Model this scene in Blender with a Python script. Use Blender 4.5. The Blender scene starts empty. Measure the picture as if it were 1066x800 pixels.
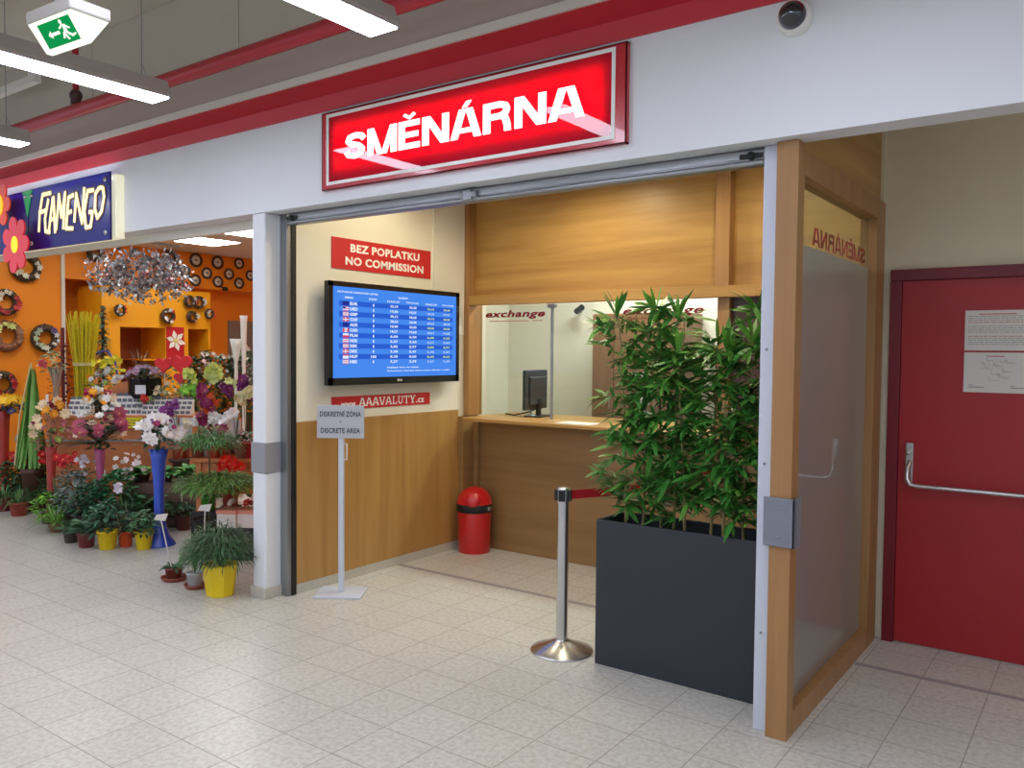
import bpy, bmesh, math, random
from mathutils import Vector, Matrix
R = random.Random(7)
S = bpy.context.scene
C = S.collection
PI = math.pi
V = Vector

# ------------------------------------------------------------------ camera
F_PX, YAW, PITCH, ROLL = 863.8, 36.056, -2.206, 0.514
CAM = V((0, -3.3356, 1.6))
_y, _p, _r = map(math.radians, (YAW, PITCH, ROLL))
FW = V((-math.sin(_y)*math.cos(_p), math.cos(_y)*math.cos(_p), math.sin(_p)))
RT0 = V((math.cos(_y), math.sin(_y), 0)); UP0 = RT0.cross(FW)
RT = RT0*math.cos(_r)+UP0*math.sin(_r); UP = -RT0*math.sin(_r)+UP0*math.cos(_r)
cd = bpy.data.cameras.new('camera'); cam = bpy.data.objects.new('camera', cd); C.objects.link(cam)
cd.sensor_width = 36; cd.lens = 36*F_PX/1066; cd.clip_start = .05; cd.clip_end = 100
M3 = Matrix((RT, UP, -FW)).transposed()
cam.matrix_world = Matrix.Translation(CAM) @ M3.to_4x4()
S.camera = cam

def ray(u, v): return FW + RT*((u-533)/F_PX) - UP*((v-400)/F_PX)
def P(u, v, ax, val):
    d = ray(u, v); i = 'XYZ'.index(ax); return CAM + d*((val-CAM[i])/d[i])
def PD(u, v, D): return CAM + ray(u, v)*D
def floor_at(u, v): return P(u, v, 'Z', 0)

# ------------------------------------------------------------------ materials
def lin(c):
    o = []
    for x in c[:3]:
        x /= 255.0
        o.append(x/12.92 if x <= .04045 else ((x+.055)/1.055)**2.4)
    return (*o, 1)
def newmat(name):
    m = bpy.data.materials.new(name); m.use_nodes = True
    nt = m.node_tree; b = nt.nodes['Principled BSDF']
    return m, nt, b
def mat(name, c, rough=.5, metal=0, spec=.5, emit=None, es=0, noise=0, nscale=8, coat=0, bump=0, bscale=200, sub=0, trans=0, alpha=1):
    m, nt, b = newmat(name)
    b.inputs['Base Color'].default_value = lin(c)
    b.inputs['Roughness'].default_value = rough
    b.inputs['Metallic'].default_value = metal
    b.inputs['Specular IOR Level'].default_value = spec
    b.inputs['Coat Weight'].default_value = coat
    b.inputs['Coat Roughness'].default_value = .05
    if trans: b.inputs['Transmission Weight'].default_value = trans
    if emit:
        b.inputs['Emission Color'].default_value = lin(emit); b.inputs['Emission Strength'].default_value = es
    if noise:
        tc = nt.nodes.new('ShaderNodeTexCoord'); n = nt.nodes.new('ShaderNodeTexNoise'); n.inputs['Scale'].default_value = nscale
        n.inputs['Detail'].default_value = 5
        mx = nt.nodes.new('ShaderNodeMix'); mx.data_type = 'RGBA'
        lc = lin(c)
        mx.inputs[6].default_value = tuple(max(0, x*(1-noise)) for x in lc[:3])+(1,)
        mx.inputs[7].default_value = tuple(min(1, x*(1+noise)) for x in lc[:3])+(1,)
        nt.links.new(tc.outputs['Object'], n.inputs['Vector']); nt.links.new(n.outputs['Fac'], mx.inputs[0])
        nt.links.new(mx.outputs[2], b.inputs['Base Color'])
    if bump:
        tc = nt.nodes.new('ShaderNodeTexCoord'); n = nt.nodes.new('ShaderNodeTexNoise'); n.inputs['Scale'].default_value = bscale
        bp = nt.nodes.new('ShaderNodeBump'); bp.inputs['Strength'].default_value = bump; bp.inputs['Distance'].default_value = .002
        nt.links.new(tc.outputs['Object'], n.inputs['Vector']); nt.links.new(n.outputs['Fac'], bp.inputs['Height'])
        nt.links.new(bp.outputs['Normal'], b.inputs['Normal'])
    return m
def wood(name, c1, c2, scale, rough=.38):
    m, nt, b = newmat(name)
    tc = nt.nodes.new('ShaderNodeTexCoord'); mp = nt.nodes.new('ShaderNodeMapping'); mp.inputs['Scale'].default_value = scale
    n = nt.nodes.new('ShaderNodeTexNoise'); n.inputs['Scale'].default_value = 1; n.inputs['Detail'].default_value = 7; n.inputs['Roughness'].default_value = .62; n.inputs['Distortion'].default_value = .35
    rp = nt.nodes.new('ShaderNodeValToRGB'); rp.color_ramp.elements[0].position = .32; rp.color_ramp.elements[1].position = .68
    rp.color_ramp.elements[0].color = lin(c1); rp.color_ramp.elements[1].color = lin(c2)
    nt.links.new(tc.outputs['Object'], mp.inputs['Vector']); nt.links.new(mp.outputs['Vector'], n.inputs['Vector'])
    nt.links.new(n.outputs['Fac'], rp.inputs['Fac']); nt.links.new(rp.outputs['Color'], b.inputs['Base Color'])
    b.inputs['Roughness'].default_value = rough
    return m
def glass(name, tint=(235, 242, 240), f=.1, rough=0):
    m = bpy.data.materials.new(name); m.use_nodes = True; nt = m.node_tree; nt.nodes.clear()
    o = nt.nodes.new('ShaderNodeOutputMaterial'); mx = nt.nodes.new('ShaderNodeMixShader')
    t = nt.nodes.new('ShaderNodeBsdfTransparent'); t.inputs[0].default_value = lin(tint)
    g = nt.nodes.new('ShaderNodeBsdfGlossy'); g.inputs['Roughness'].default_value = rough
    fr = nt.nodes.new('ShaderNodeFresnel'); fr.inputs[0].default_value = 1.45
    ge = nt.nodes.new('ShaderNodeNewGeometry'); ma = nt.nodes.new('ShaderNodeMath'); ma.operation = 'SUBTRACT'; ma.inputs[0].default_value = 1
    mb_ = nt.nodes.new('ShaderNodeMath'); mb_.operation = 'MULTIPLY'
    nt.links.new(ge.outputs['Backfacing'], ma.inputs[1]); nt.links.new(fr.outputs[0], mb_.inputs[0]); nt.links.new(ma.outputs[0], mb_.inputs[1])
    nt.links.new(mb_.outputs[0], mx.inputs[0]); nt.links.new(t.outputs[0], mx.inputs[1]); nt.links.new(g.outputs[0], mx.inputs[2]); nt.links.new(mx.outputs[0], o.inputs[0])
    return m
def lit(name, c, s):
    m = bpy.data.materials.new(name); m.use_nodes = True; nt = m.node_tree; nt.nodes.clear()
    o = nt.nodes.new('ShaderNodeOutputMaterial'); e = nt.nodes.new('ShaderNodeEmission')
    e.inputs[0].default_value = lin(c); e.inputs[1].default_value = s; nt.links.new(e.outputs[0], o.inputs[0])
    return m
def acrylic(name, c, tfac=.6, rough=.02):
    m = bpy.data.materials.new(name); m.use_nodes = True; nt = m.node_tree; nt.nodes.clear()
    o = nt.nodes.new('ShaderNodeOutputMaterial'); mx = nt.nodes.new('ShaderNodeMixShader'); m2 = nt.nodes.new('ShaderNodeMixShader')
    t = nt.nodes.new('ShaderNodeBsdfTranslucent'); t.inputs[0].default_value = lin(c)
    d = nt.nodes.new('ShaderNodeBsdfDiffuse'); d.inputs[0].default_value = lin(c)
    g = nt.nodes.new('ShaderNodeBsdfGlossy'); g.inputs['Roughness'].default_value = rough
    fr = nt.nodes.new('ShaderNodeFresnel'); fr.inputs[0].default_value = 1.5
    mx.inputs[0].default_value = tfac
    nt.links.new(d.outputs[0], mx.inputs[1]); nt.links.new(t.outputs[0], mx.inputs[2])
    nt.links.new(fr.outputs[0], m2.inputs[0]); nt.links.new(mx.outputs[0], m2.inputs[1]); nt.links.new(g.outputs[0], m2.inputs[2]); nt.links.new(m2.outputs[0], o.inputs[0])
    return m

TILE = .2896; XA, YR = -3.9194, -1.4237
def floor_mat():
    m, nt, b = newmat('terrazzo tiles')
    L = nt.links.new; N = nt.nodes.new
    tc = N('ShaderNodeTexCoord'); mp = N('ShaderNodeMapping'); mp.inputs['Location'].default_value = (-XA+TILE*60, -YR+TILE*60, 0)
    L(tc.outputs['Object'], mp.inputs['Vector'])
    br = N('ShaderNodeTexBrick'); br.offset = 0; br.squash = 1
    br.inputs['Scale'].default_value = 1; br.inputs['Brick Width'].default_value = TILE; br.inputs['Row Height'].default_value = TILE
    br.inputs['Mortar Size'].default_value = .0028; br.inputs['Mortar Smooth'].default_value = .25
    br.inputs['Color1'].default_value = lin((204, 202, 193)); br.inputs['Color2'].default_value = lin((199, 197, 188)); br.inputs['Mortar'].default_value = lin((152, 147, 138))
    L(mp.outputs[0], br.inputs['Vector'])
    n1 = N('ShaderNodeTexVoronoi'); n1.inputs['Scale'].default_value = 75
    L(tc.outputs['Object'], n1.inputs['Vector'])
    rp = N('ShaderNodeValToRGB'); rp.color_ramp.elements[0].position = .0; rp.color_ramp.elements[1].position = .22
    rp.color_ramp.elements[0].color = (.36, .34, .31, 1); rp.color_ramp.elements[1].color = (1, 1, 1, 1)
    L(n1.outputs['Distance'], rp.inputs['Fac'])
    n2 = N('ShaderNodeTexNoise'); n2.inputs['Scale'].default_value = 42; n2.inputs['Detail'].default_value = 4
    L(tc.outputs['Object'], n2.inputs['Vector'])
    r2 = N('ShaderNodeValToRGB'); r2.color_ramp.elements[0].position = .35; r2.color_ramp.elements[1].position = .6
    r2.color_ramp.elements[0].color = (.74, .72, .68, 1); r2.color_ramp.elements[1].color = (1, 1, 1, 1)
    L(n2.outputs['Fac'], r2.inputs['Fac'])
    a = N('ShaderNodeMix'); a.data_type = 'RGBA'; a.blend_type = 'MULTIPLY'; a.inputs[0].default_value = .85
    L(br.outputs['Color'], a.inputs[6]); L(rp.outputs['Color'], a.inputs[7])
    c = N('ShaderNodeMix'); c.data_type = 'RGBA'; c.blend_type = 'MULTIPLY'; c.inputs[0].default_value = .75
    L(a.outputs[2], c.inputs[6]); L(r2.outputs['Color'], c.inputs[7])
    L(c.outputs[2], b.inputs['Base Color'])
    b.inputs['Roughness'].default_value = .33; b.inputs['Specular IOR Level'].default_value = .4
    bp = N('ShaderNodeBump'); bp.inputs['Strength'].default_value = .25; bp.inputs['Distance'].default_value = .002; bp.invert = True
    L(br.outputs['Fac'], bp.inputs['Height']); L(bp.outputs['Normal'], b.inputs['Normal'])
    return m

M = dict(
    floor=floor_mat(),
    facade=mat('white painted plaster', (222, 224, 228), .6, noise=.02, nscale=2),
    wallw=mat('cream painted wall', (226, 221, 205), .6, noise=.02, nscale=3),
    corridor=mat('ivory corridor wall', (220, 211, 186), .6, noise=.03, nscale=3),
    deck=mat('grey ceiling sheeting', (190, 184, 168), .7, noise=.06, nscale=4),
    bulk=mat('beige upper wall', (182, 168, 160), .7, noise=.04, nscale=2),
    red=mat('red gloss paint', (196, 34, 50), .35, noise=.05, nscale=3),
    redpipe=mat('red pipe enamel', (170, 28, 44), .3),
    cream=mat('cream metal strip', (214, 208, 196), .4),
    steel=mat('brushed grey steel', (150, 152, 155), .35, .85, bump=.2, bscale=60),
    greymet=mat('grey lacquered metal', (150, 153, 160), .4, .3),
    lightgrey=mat('light grey lacquer', (196, 202, 214), .45),
    bracket=mat('grey plastic guard', (120, 123, 134), .55, noise=.05, nscale=40),
    band=mat('grey painted band', (140, 140, 145), .6),
    black=mat('black rubber', (22, 22, 24), .6),
    blackg=mat('black gloss plastic', (16, 16, 20), .2),
    woodv=wood('beech veneer vertical grain', (164, 120, 64), (186, 143, 84), (9, 9, .55)),
    woodh=wood('beech veneer horizontal grain', (158, 116, 58), (190, 150, 84), (.6, .6, 9)),
    woodc=wood('beech counter front', (136, 102, 60), (158, 122, 76), (.5, .5, 7)),
    woodp=wood('beech post', (150, 108, 64), (168, 126, 80), (12, 12, .6)),
    woodd=wood('dark walnut panel', (56, 32, 24), (78, 48, 36), (6, 6, .6)),
    woodk=wood('brown cabinet veneer', (132, 96, 66), (156, 116, 82), (10, 10, .5)),
    woods=wood('red brown shop counter', (176, 100, 54), (200, 124, 70), (1.2, 1.2, 8)),
    skirting=mat('speckled stone skirting', (190, 186, 174), .4, noise=.25, nscale=70),
    joint=mat('grey floor joint strip', (150, 143, 146), .5),
    signred=mat('red sign panel', (186, 28, 44), .25, coat=.5),
    plate=mat('flat red wall plaque', (196, 38, 44), .45),
    white=mat('white lettering', (240, 240, 236), .5),
    offw=mat('off white plastic', (222, 220, 212), .45),
    acr=acrylic('backlit red acrylic', (222, 20, 62)),
    acrb=acrylic('backlit blue acrylic', (44, 44, 160), .5, rough=.22),
    lampface=lit('fluorescent lens', (232, 236, 255), 13),
    tube=lit('sign tube', (255, 240, 240), 9),
    tubeb=lit('flower sign tube', (240, 240, 255), 22),
    letterlit=lit('lit white letter', (255, 246, 248), 1.5),
    panel=lit('shop ceiling light', (255, 255, 250), 13),
    spot=lit('warm spot lens', (255, 226, 170), 30),
    text=mat('dark grey lettering', (66, 68, 76), .6),
    textred=mat('red vinyl lettering', (168, 26, 38), .4),
    clear=glass('clear glass'),
    doorred=mat('red door enamel', (160, 26, 34), .42, noise=.05, nscale=2),
    doorframe=mat('dark red frame enamel', (112, 14, 30), .4),
    chrome=mat('polished steel', (205, 205, 205), .26, 1),
    alu=mat('satin aluminium', (196, 194, 192), .3, .9),
    paper=mat('white paper', (214, 212, 206), .7),
    ink=mat('grey print', (150, 146, 146), .8), inkr=mat('red print', (196, 90, 96), .8),
    planter=mat('charcoal planter', (42, 45, 52), .55, bump=.3, bscale=300),
    soil=mat('dark soil', (48, 38, 30), .9, noise=.4, nscale=60),
    binred=mat('red bin enamel', (196, 22, 30), .28, coat=.4),
    belt=mat('red webbing', (196, 20, 44), .7),
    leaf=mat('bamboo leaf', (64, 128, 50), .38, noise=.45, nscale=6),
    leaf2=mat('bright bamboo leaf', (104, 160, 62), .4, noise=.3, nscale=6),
    cane=mat('bamboo cane', (150, 136, 84), .5, noise=.2, nscale=20),
    orange=mat('orange painted wall', (230, 134, 16), .6, noise=.04, nscale=2),
    yorange=mat('yellow orange laminate', (238, 164, 20), .5),
    shopceil=mat('shop ceiling', (214, 206, 196), .7),
    screen=lit('blue screen', (74, 142, 246), .66), screend=lit('screen dark row', (46, 98, 214), .66),
    screenw=lit('screen white text', (225, 235, 255), .72), screeny=lit('screen yellow text', (200, 220, 120), .75),
    screenr=lit('screen red', (225, 70, 90), .65), screenn=lit('screen navy', (40, 50, 150), .6),
    exitg=lit('exit green', (20, 160, 84), .6), exitw=lit('exit white', (236, 246, 226), .95),
    lampbody=mat('lamp housing', (176, 172, 166), .5),
    frost=None,
)
def frost():
    m, nt, b = newmat('frosted film on glass')
    b.inputs['Base Color'].default_value = lin((168, 164, 158)); b.inputs['Roughness'].default_value = .5
    b.inputs['Coat Weight'].default_value = 1; b.inputs['Coat Roughness'].default_value = .015; b.inputs['Coat IOR'].default_value = 2.1
    o = nt.nodes['Material Output']; mx = nt.nodes.new('ShaderNodeMixShader'); mx.inputs[0].default_value = .35
    t = nt.nodes.new('ShaderNodeBsdfTranslucent'); t.inputs[0].default_value = lin((190, 188, 182))
    nt.links.new(b.outputs[0], mx.inputs[1]); nt.links.new(t.outputs[0], mx.inputs[2]); nt.links.new(mx.outputs[0], o.inputs[0])
    return m
M['frost'] = frost()
M['vinyl'] = acrylic('translucent red vinyl', (236, 56, 50), .8)
_cc = {}
def col(c, rough=.55, noise=.12):
    k = (tuple(c), rough, noise)
    if k not in _cc: _cc[k] = mat('colour %d %d %d' % tuple(c), c, rough, noise=noise, nscale=30)
    return _cc[k]

# ------------------------------------------------------------------ mesh builder
class MB:
    def __init__(s): s.v = []; s.f = []; s.m = []; s.sm = []
    def add(s, vs, fs, mi=0, smooth=False):
        o = len(s.v); s.v += [tuple(x) for x in vs]
        for f in fs: s.f.append([o+i for i in f]); s.m.append(mi); s.sm.append(smooth)
        return s
    def box(s, a, b, mi=0, T=None, bev=0):
        x0, y0, z0 = [min(p, q) for p, q in zip(a, b)]; x1, y1, z1 = [max(p, q) for p, q in zip(a, b)]
        if bev and min(x1-x0, y1-y0, z1-z0) > 2.2*bev:
            bm = bmesh.new(); bmesh.ops.create_cube(bm, size=1)
            for v in bm.verts: v.co = V(((x0+x1)/2+v.co.x*(x1-x0), (y0+y1)/2+v.co.y*(y1-y0), (z0+z1)/2+v.co.z*(z1-z0)))
            bmesh.ops.bevel(bm, geom=bm.edges[:], offset=bev, segments=2, affect='EDGES', profile=.5)
            bm.verts.index_update(); vs = [v.co.copy() for v in bm.verts]; fs = [[v.index for v in f.verts] for f in bm.faces]; bm.free()
        else:
            vs = [V((x, y, z)) for z in (z0, z1) for y in (y0, y1) for x in (x0, x1)]
            fs = [(0, 2, 3, 1), (4, 5, 7, 6), (0, 1, 5, 4), (2, 6, 7, 3), (0, 4, 6, 2), (1, 3, 7, 5)]
        if T: vs = [T @ v for v in vs]
        return s.add(vs, fs, mi)
    def tube(s, pts, r, n=10, mi=0, caps=True, smooth=True):
        pts = [V(p) for p in pts]; k = len(pts); rs = r if isinstance(r, (list, tuple)) else [r]*k
        vs = []; prev = None
        for i, p in enumerate(pts):
            t = (pts[min(i+1, k-1)]-pts[max(i-1, 0)]).normalized()
            a = prev if prev is not None else (V((0, 0, 1)) if abs(t.z) < .9 else V((1, 0, 0)))
            a = (a-t*a.dot(t)).normalized(); b = t.cross(a); prev = a
            vs += [p+(a*math.cos(2*PI*j/n)+b*math.sin(2*PI*j/n))*rs[i] for j in range(n)]
        fs = [(i*n+j, i*n+(j+1) % n, (i+1)*n+(j+1) % n, (i+1)*n+j) for i in range(k-1) for j in range(n)]
        s.add(vs, fs, mi, smooth)
        if caps: s.add(vs, [tuple(range(n))[::-1], tuple(range((k-1)*n, k*n))], mi)
        return s
    def lathe(s, prof, c=(0, 0, 0), n=24, mi=0, T=None, smooth=True, sq=1):
        c = V(c); vs = []
        for r, z in prof:
            for j in range(n):
                a = 2*PI*(j+.5)/n; vs.append(c+V((r*math.cos(a), r*math.sin(a)*sq, z)))
        k = len(prof)
        fs = [(i*n+j, i*n+(j+1) % n, (i+1)*n+(j+1) % n, (i+1)*n+j) for i in range(k-1) for j in range(n)]
        if T: vs = [T @ v for v in vs]
        s.add(vs, fs, mi, smooth)
        if prof[0][0] > 1e-5: s.add([vs[j] for j in range(n)], [tuple(range(n))[::-1]], mi)
        if prof[-1][0] > 1e-5: s.add([vs[(k-1)*n+j] for j in range(n)], [tuple(range(n))], mi)
        return s
    def prism(s, poly, o, right, up, t, mi=0):
        """extrude a flat outline (list of x,y) from plane at o by t along right x up"""
        o = V(o); r = V(right); u = V(up); nrm = r.cross(u).normalized(); k = len(poly)
        a = [o+r*x+u*y for x, y in poly]; b = [p+nrm*t for p in a]
        return s.add(a+b, [tuple(range(k))[::-1], tuple(range(k, 2*k))]+[(i, (i+1) % k, k+(i+1) % k, k+i) for i in range(k)], mi)
    def ball(s, c, r, mi=0, n=8, sz=1):
        return s.lathe([(r*math.sin(PI*i/n)+1e-6, -r*sz*math.cos(PI*i/n)) for i in range(n+1)], c, n=max(6, n+2), mi=mi)
    def leaf(s, p0, d, L, W, droop=.3, segs=4, mi=0, roll=0, fold=0):
        p0 = V(p0); d = V(d).normalized(); up = V((0, 0, 1))
        side = d.cross(up)
        side = side.normalized() if side.length > .05 else V((1, 0, 0))
        if roll: side = Matrix.Rotation(roll, 3, d) @ side
        vs = []
        for i in range(segs+1):
            t = i/segs; c = p0+d*L*t-up*droop*L*t*t
            w = W*.5*(math.sin(PI*min(1, (t*.88+.1)))**.8) if i < segs else 0.0004
            vs += [c-side*w, c+side*w]
        return s.add(vs, [(2*i, 2*i+1, 2*i+3, 2*i+2) for i in range(segs)], mi, True)
    def flower(s, c, nrm, r, petals=5, mi=0, mc=1, cup=.25, w=.62):
        c = V(c); nrm = V(nrm).normalized(); a = nrm.orthogonal().normalized(); b = nrm.cross(a); ph = R.random()*6
        for k in range(petals):
            t = ph+2*PI*k/petals; d = a*math.cos(t)+b*math.sin(t); e = -a*math.sin(t)+b*math.cos(t)
            vs = [c, c+d*r*.55+e*r*w*.5+nrm*r*cup*.5, c+d*r+nrm*r*cup, c+d*r*.55-e*r*w*.5+nrm*r*cup*.5]
            s.add(vs, [(0, 1, 2, 3)], mi, True)
        if mc is not None:
            s.add([c+nrm*r*.18]+[c+nrm*r*.06+(a*math.cos(t)+b*math.sin(t))*r*.24 for t in [2*PI*j/6 for j in range(6)]], [(0, 1+j, 1+(j+1) % 6) for j in range(6)], mc, True)
        return s
    def build(s, name, mats, parent=None, smooth=None):
        me = bpy.data.meshes.new(name); me.from_pydata(s.v, [], s.f)
        if not isinstance(mats, (list, tuple)): mats = [mats]
        for m in mats: me.materials.append(m)
        for i, p in enumerate(me.polygons):
            p.material_index = min(s.m[i], len(mats)-1); p.use_smooth = s.sm[i] if smooth is None else smooth
        me.update()
        o = bpy.data.objects.new(name, me); C.objects.link(o)
        if parent is not None: attach(o, parent)
        return o
WM = {}
def world_of(o): return WM.get(o.name, Matrix.Identity(4))
def attach(o, parent):
    o.parent = parent; o.matrix_parent_inverse = world_of(parent).inverted()
def tag(o, label=None, cat=None, group=None, kind=None):
    if label: o['label'] = label
    if cat: o['category'] = cat
    if group: o['group'] = group
    if kind: o['kind'] = kind
    return o
def thing(name, label, cat, loc=(0, 0, 0), rz=0, group=None, kind=None):
    o = bpy.data.objects.new(name, None); C.objects.link(o); o.empty_display_size = .1
    o.location = loc; o.rotation_euler = (0, 0, rz)
    WM[o.name] = Matrix.Translation(V(loc)) @ Matrix.Rotation(rz, 4, 'Z')
    return tag(o, label, cat, group, kind)
def struct(name, mb, m, parent=None):
    o = mb.build(name, m, parent)
    if parent is None: o['kind'] = 'structure'
    return o
def dup(root, loc, rz=None, label=None, group=None, keep=False):
    r = root.copy(); C.objects.link(r); r.location = loc
    if rz is not None: r.rotation_euler = (0, 0, rz)
    if label: r['label'] = label
    if group: r['group'] = group
    for ch in list(root.children):
        c = ch.copy(); C.objects.link(c); c.parent = r
        for g in list(ch.children):
            d = g.copy(); C.objects.link(d); d.parent = c
    return r
bx = lambda a, b, bev=0: MB().box(a, b, bev=bev)

# ------------------------------------------------------------------ lettering
def text_mesh(body, bold=0., ext=.5, shear=0):
    cu = bpy.data.curves.new('txt', 'FONT'); cu.body = body; cu.offset = bold; cu.shear = shear; cu.resolution_u = 3; cu.fill_mode = 'BOTH'; cu.extrude = 0
    cu.space_character = 1+bold*2.2
    ob = bpy.data.objects.new('txt', cu); C.objects.link(ob); dg = bpy.context.evaluated_depsgraph_get(); dg.update()
    me = bpy.data.meshes.new_from_object(ob.evaluated_get(dg)); bpy.data.objects.remove(ob)
    vs = [v.co.copy() for v in me.vertices]; fs = [list(p.vertices) for p in me.polygons]; bpy.data.meshes.remove(me)
    return vs, fs
def put_text(mb, body, o, right, up, w, h, t=.002, bold=0., shear=0, mi=0):
    vs, fs = text_mesh(body, bold, 0, shear)
    if not vs: return mb
    x0 = min(v.x for v in vs); x1 = max(v.x for v in vs); y0 = min(v.y for v in vs); y1 = max(v.y for v in vs)
    o = V(o); r = V(right); u = V(up); n = r.cross(u).normalized()
    if w is None: w = h*(x1-x0)/(y1-y0)
    k = len(vs)
    q = [o+r*((v.x-x0)/(x1-x0)*w)+u*((v.y-y0)/(y1-y0)*h) for v in vs]
    cnt = {}
    for f in fs:
        for i in range(len(f)): e = (f[i], f[(i+1) % len(f)]); cnt[e] = 1
    fs2 = []
    for f in fs:
        # orient towards the normal
        a, b, c = q[f[0]], q[f[1]], q[f[2]]
        fs2.append([i+k for i in f])
    sides = [(a, b, b+k, a+k) for (a, b) in cnt if (b, a) not in cnt]
    return mb.add(q+[p+n*t for p in q], fs2+sides, mi)
def text(name, body, o, right, up, w, h, m, parent, **k):
    return put_text(MB(), body, o, right, up, w, h, **k).build(name, m, parent)
X_, Y_, Z_ = V((1, 0, 0)), V((0, 1, 0)), V((0, 0, 1))

# ================================================================== SETTING
struct('floor', MB().box((-13, -9, -.05), (5, 6, 0)), M['floor'])
struct('trim_1', MB().box((-4.30, 1.135, 0), (-1.15, 1.17, .002)).box((-1.05, 1.135, 0), (2.0, 1.17, .002)), M['joint'])   # joint strip in the floor
# facade fascia and column
ZT = 2.468
struct('wall_front', MB().box((-12.5, 0, ZT), (3.5, .14, 3.0)).box((-12.5, .14, 2.75), (3.5, .2, 3.0)), M['facade'])
struct('wall_front_left', MB().box((-12.5, 0, 0), (-10.2, .14, ZT)), M['facade'])
struct('wall_upper', MB().box((-12.5, 0, 3.0), (3.5, .2, 3.42)), M['bulk'])
up = MB().box((-12.5, .12, 3.42), (3.5, .3, 4.2))
for i in range(9): up.box((-12.4+i*1.9, .113, 3.42), (-12.39+i*1.9, .12, 4.2))
struct('wall_top', up, M['deck'])
ce = MB().box((-12.5, -9, 4.1), (3.5, .2, 4.2))
for i in range(9): ce.box((-12.5, -.6-i*1.0, 4.08), (3.5, -.57-i*1.0, 4.1))
struct('ceiling', ce, M['deck'])
c2m = MB()
for x0, x1 in ((-12.5, 3.5),):
    pr = [(0, 3.002), (-.008, 3.002), (-.022, 3.086), (-.016, 3.09), (-.001, 3.195), (0, 3.195)]
    vs = [V((x, yy, zz)) for x in (x0, x1) for yy, zz in pr]
    c2m.add(vs, [tuple(range(6)), tuple(range(6, 12))[::-1]]+[(i, 6+i, 6+(i+1) % 6, (i+1) % 6) for i in range(6)])
struct('trim_2', c2m, M['red'])
struct('trim_3', MB().box((-12.5, -.015, 3.195), (3.5, 0, 3.243)), M['cream'])
co = MB().box((-4.5, 0, 0), (-4.37, .145, ZT), bev=.012); struct('wall_column', co, M['facade'])
struct('baseboard_column', MB().box((-4.512, -.012, 0), (-4.358, .148, .07), bev=.003), M['skirting'])
struct('trim_4', MB().box((-4.508, -.006, .808), (-4.364, .125, 1.005), bev=.004), M['band'])
struct('wall_shop_right', MB().box((-4.5, .145, 0), (-4.44, 2.1, 3.0)).box((-5.25, 2.05, 0), (-4.5, 2.1, 3.0)).box((-5.25, 2.1, 0), (-5.2, 5, 3.0)), M['orange'])
# booth left wall: plaster, wainscot, skirting
struct('wall_left', MB().box((-4.44, .19, 0), (-4.305, 2.0, 2.95)), M['wallw'])
struct('trim_5', MB().box((-4.305, 1.52, 1.742), (-4.295, 1.895, 2.95)).box((-4.305, 1.52, 1.735), (-4.29, 1.895, 1.745)), M['offw'])
struct('trim_6', MB().box((-4.305, .19, .066), (-4.296, 1.83, 1.13)), M['woodv'])
struct('baseboard_left', MB().box((-4.305, .19, 0), (-4.298, 1.95, .066)), M['skirting'])
struct('ceiling_booth', MB().box((-4.44, .2, 2.95), (-1.1, 5, 3.0)), M['shopceil'])
# corridor
struct('wall_corridor', MB().box((-1.15, 1.66, 0), (-1.024, 1.8, 3.0)).box((-1.024, 1.66, 2.072), (.06, 1.8, 3.0)).box((.06, 1.66, 0), (3.0, 1.8, 3.0)).box((-1.15, 1.61, 0), (-1.07, 1.66, 3.0)), M['corridor'])
struct('wall_corridor_right', MB().box((2.6, .2, 0), (2.7, 1.66, 3.0)), M['corridor'])
struct('ceiling_corridor', MB().box((-1.1, .2, 2.95), (2.7, 1.8, 3.0)), M['shopceil'])
# office behind the counter
struct('wall_office_back', MB().box((-5.2, 3.6, 0), (-1.0, 3.7, 3.0)), M['wallw'])
struct('wall_office_left', MB().box((-5.2, 2.12, 0), (-5.1, 3.6, 3.0)).box((-5.1, 2.1, 0), (-4.31, 2.2, 3.0)), M['wallw'])
struct('wall_office_right', MB().box((-1.15, 1.8, 0), (-1.05, 3.6, 3.0)), M['wallw'])

# ------------------------------------------------------------------ door
d = thing('fire_door', 'red steel door with a chrome push bar and two white notices', 'door', (-.46, 1.65, 0), kind='structure')
d.name = 'door_1'
WM['door_1'] = Matrix.Translation((-.46, 1.65, 0))
bx((-.9635, 1.635, .008), (.0035, 1.675, 2.0085), .0015).build('door_leaf', M['doorred'], d)
MB().box((-1.024, 1.615, 0), (-.965, 1.70, 2.009), bev=.003).box((.005, 1.615, 0), (.06, 1.70, 2.009), bev=.003).box((-1.024, 1.615, 2.01), (.06, 1.70, 2.072), bev=.003).build('door_frame', M['doorframe'], d)
h = MB().box((-.925, 1.615, .90), (-.885, 1.635, 1.12), bev=.006).lathe([(.014, 0), (.014, .03), (0.001, .03)], T=Matrix.Translation((-.905, 1.615, 1.07)) @ Matrix.Rotation(PI/2, 4, 'X'), n=14)
h.tube([(-.9, 1.62, 1.02), (-.905, 1.58, .985), (-.905, 1.565, .93), (-.888, 1.56, .90), (-.86, 1.56, .895)], .012, 10)
h.tube([(-.86, 1.56, .895), (-.05, 1.56, .895)], .0125, 12).tube([(-.05, 1.56, .895), (-.03, 1.58, .93), (-.03, 1.635, 1.0)], .012)
h.build('push_bar', M['alu'], d)
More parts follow.
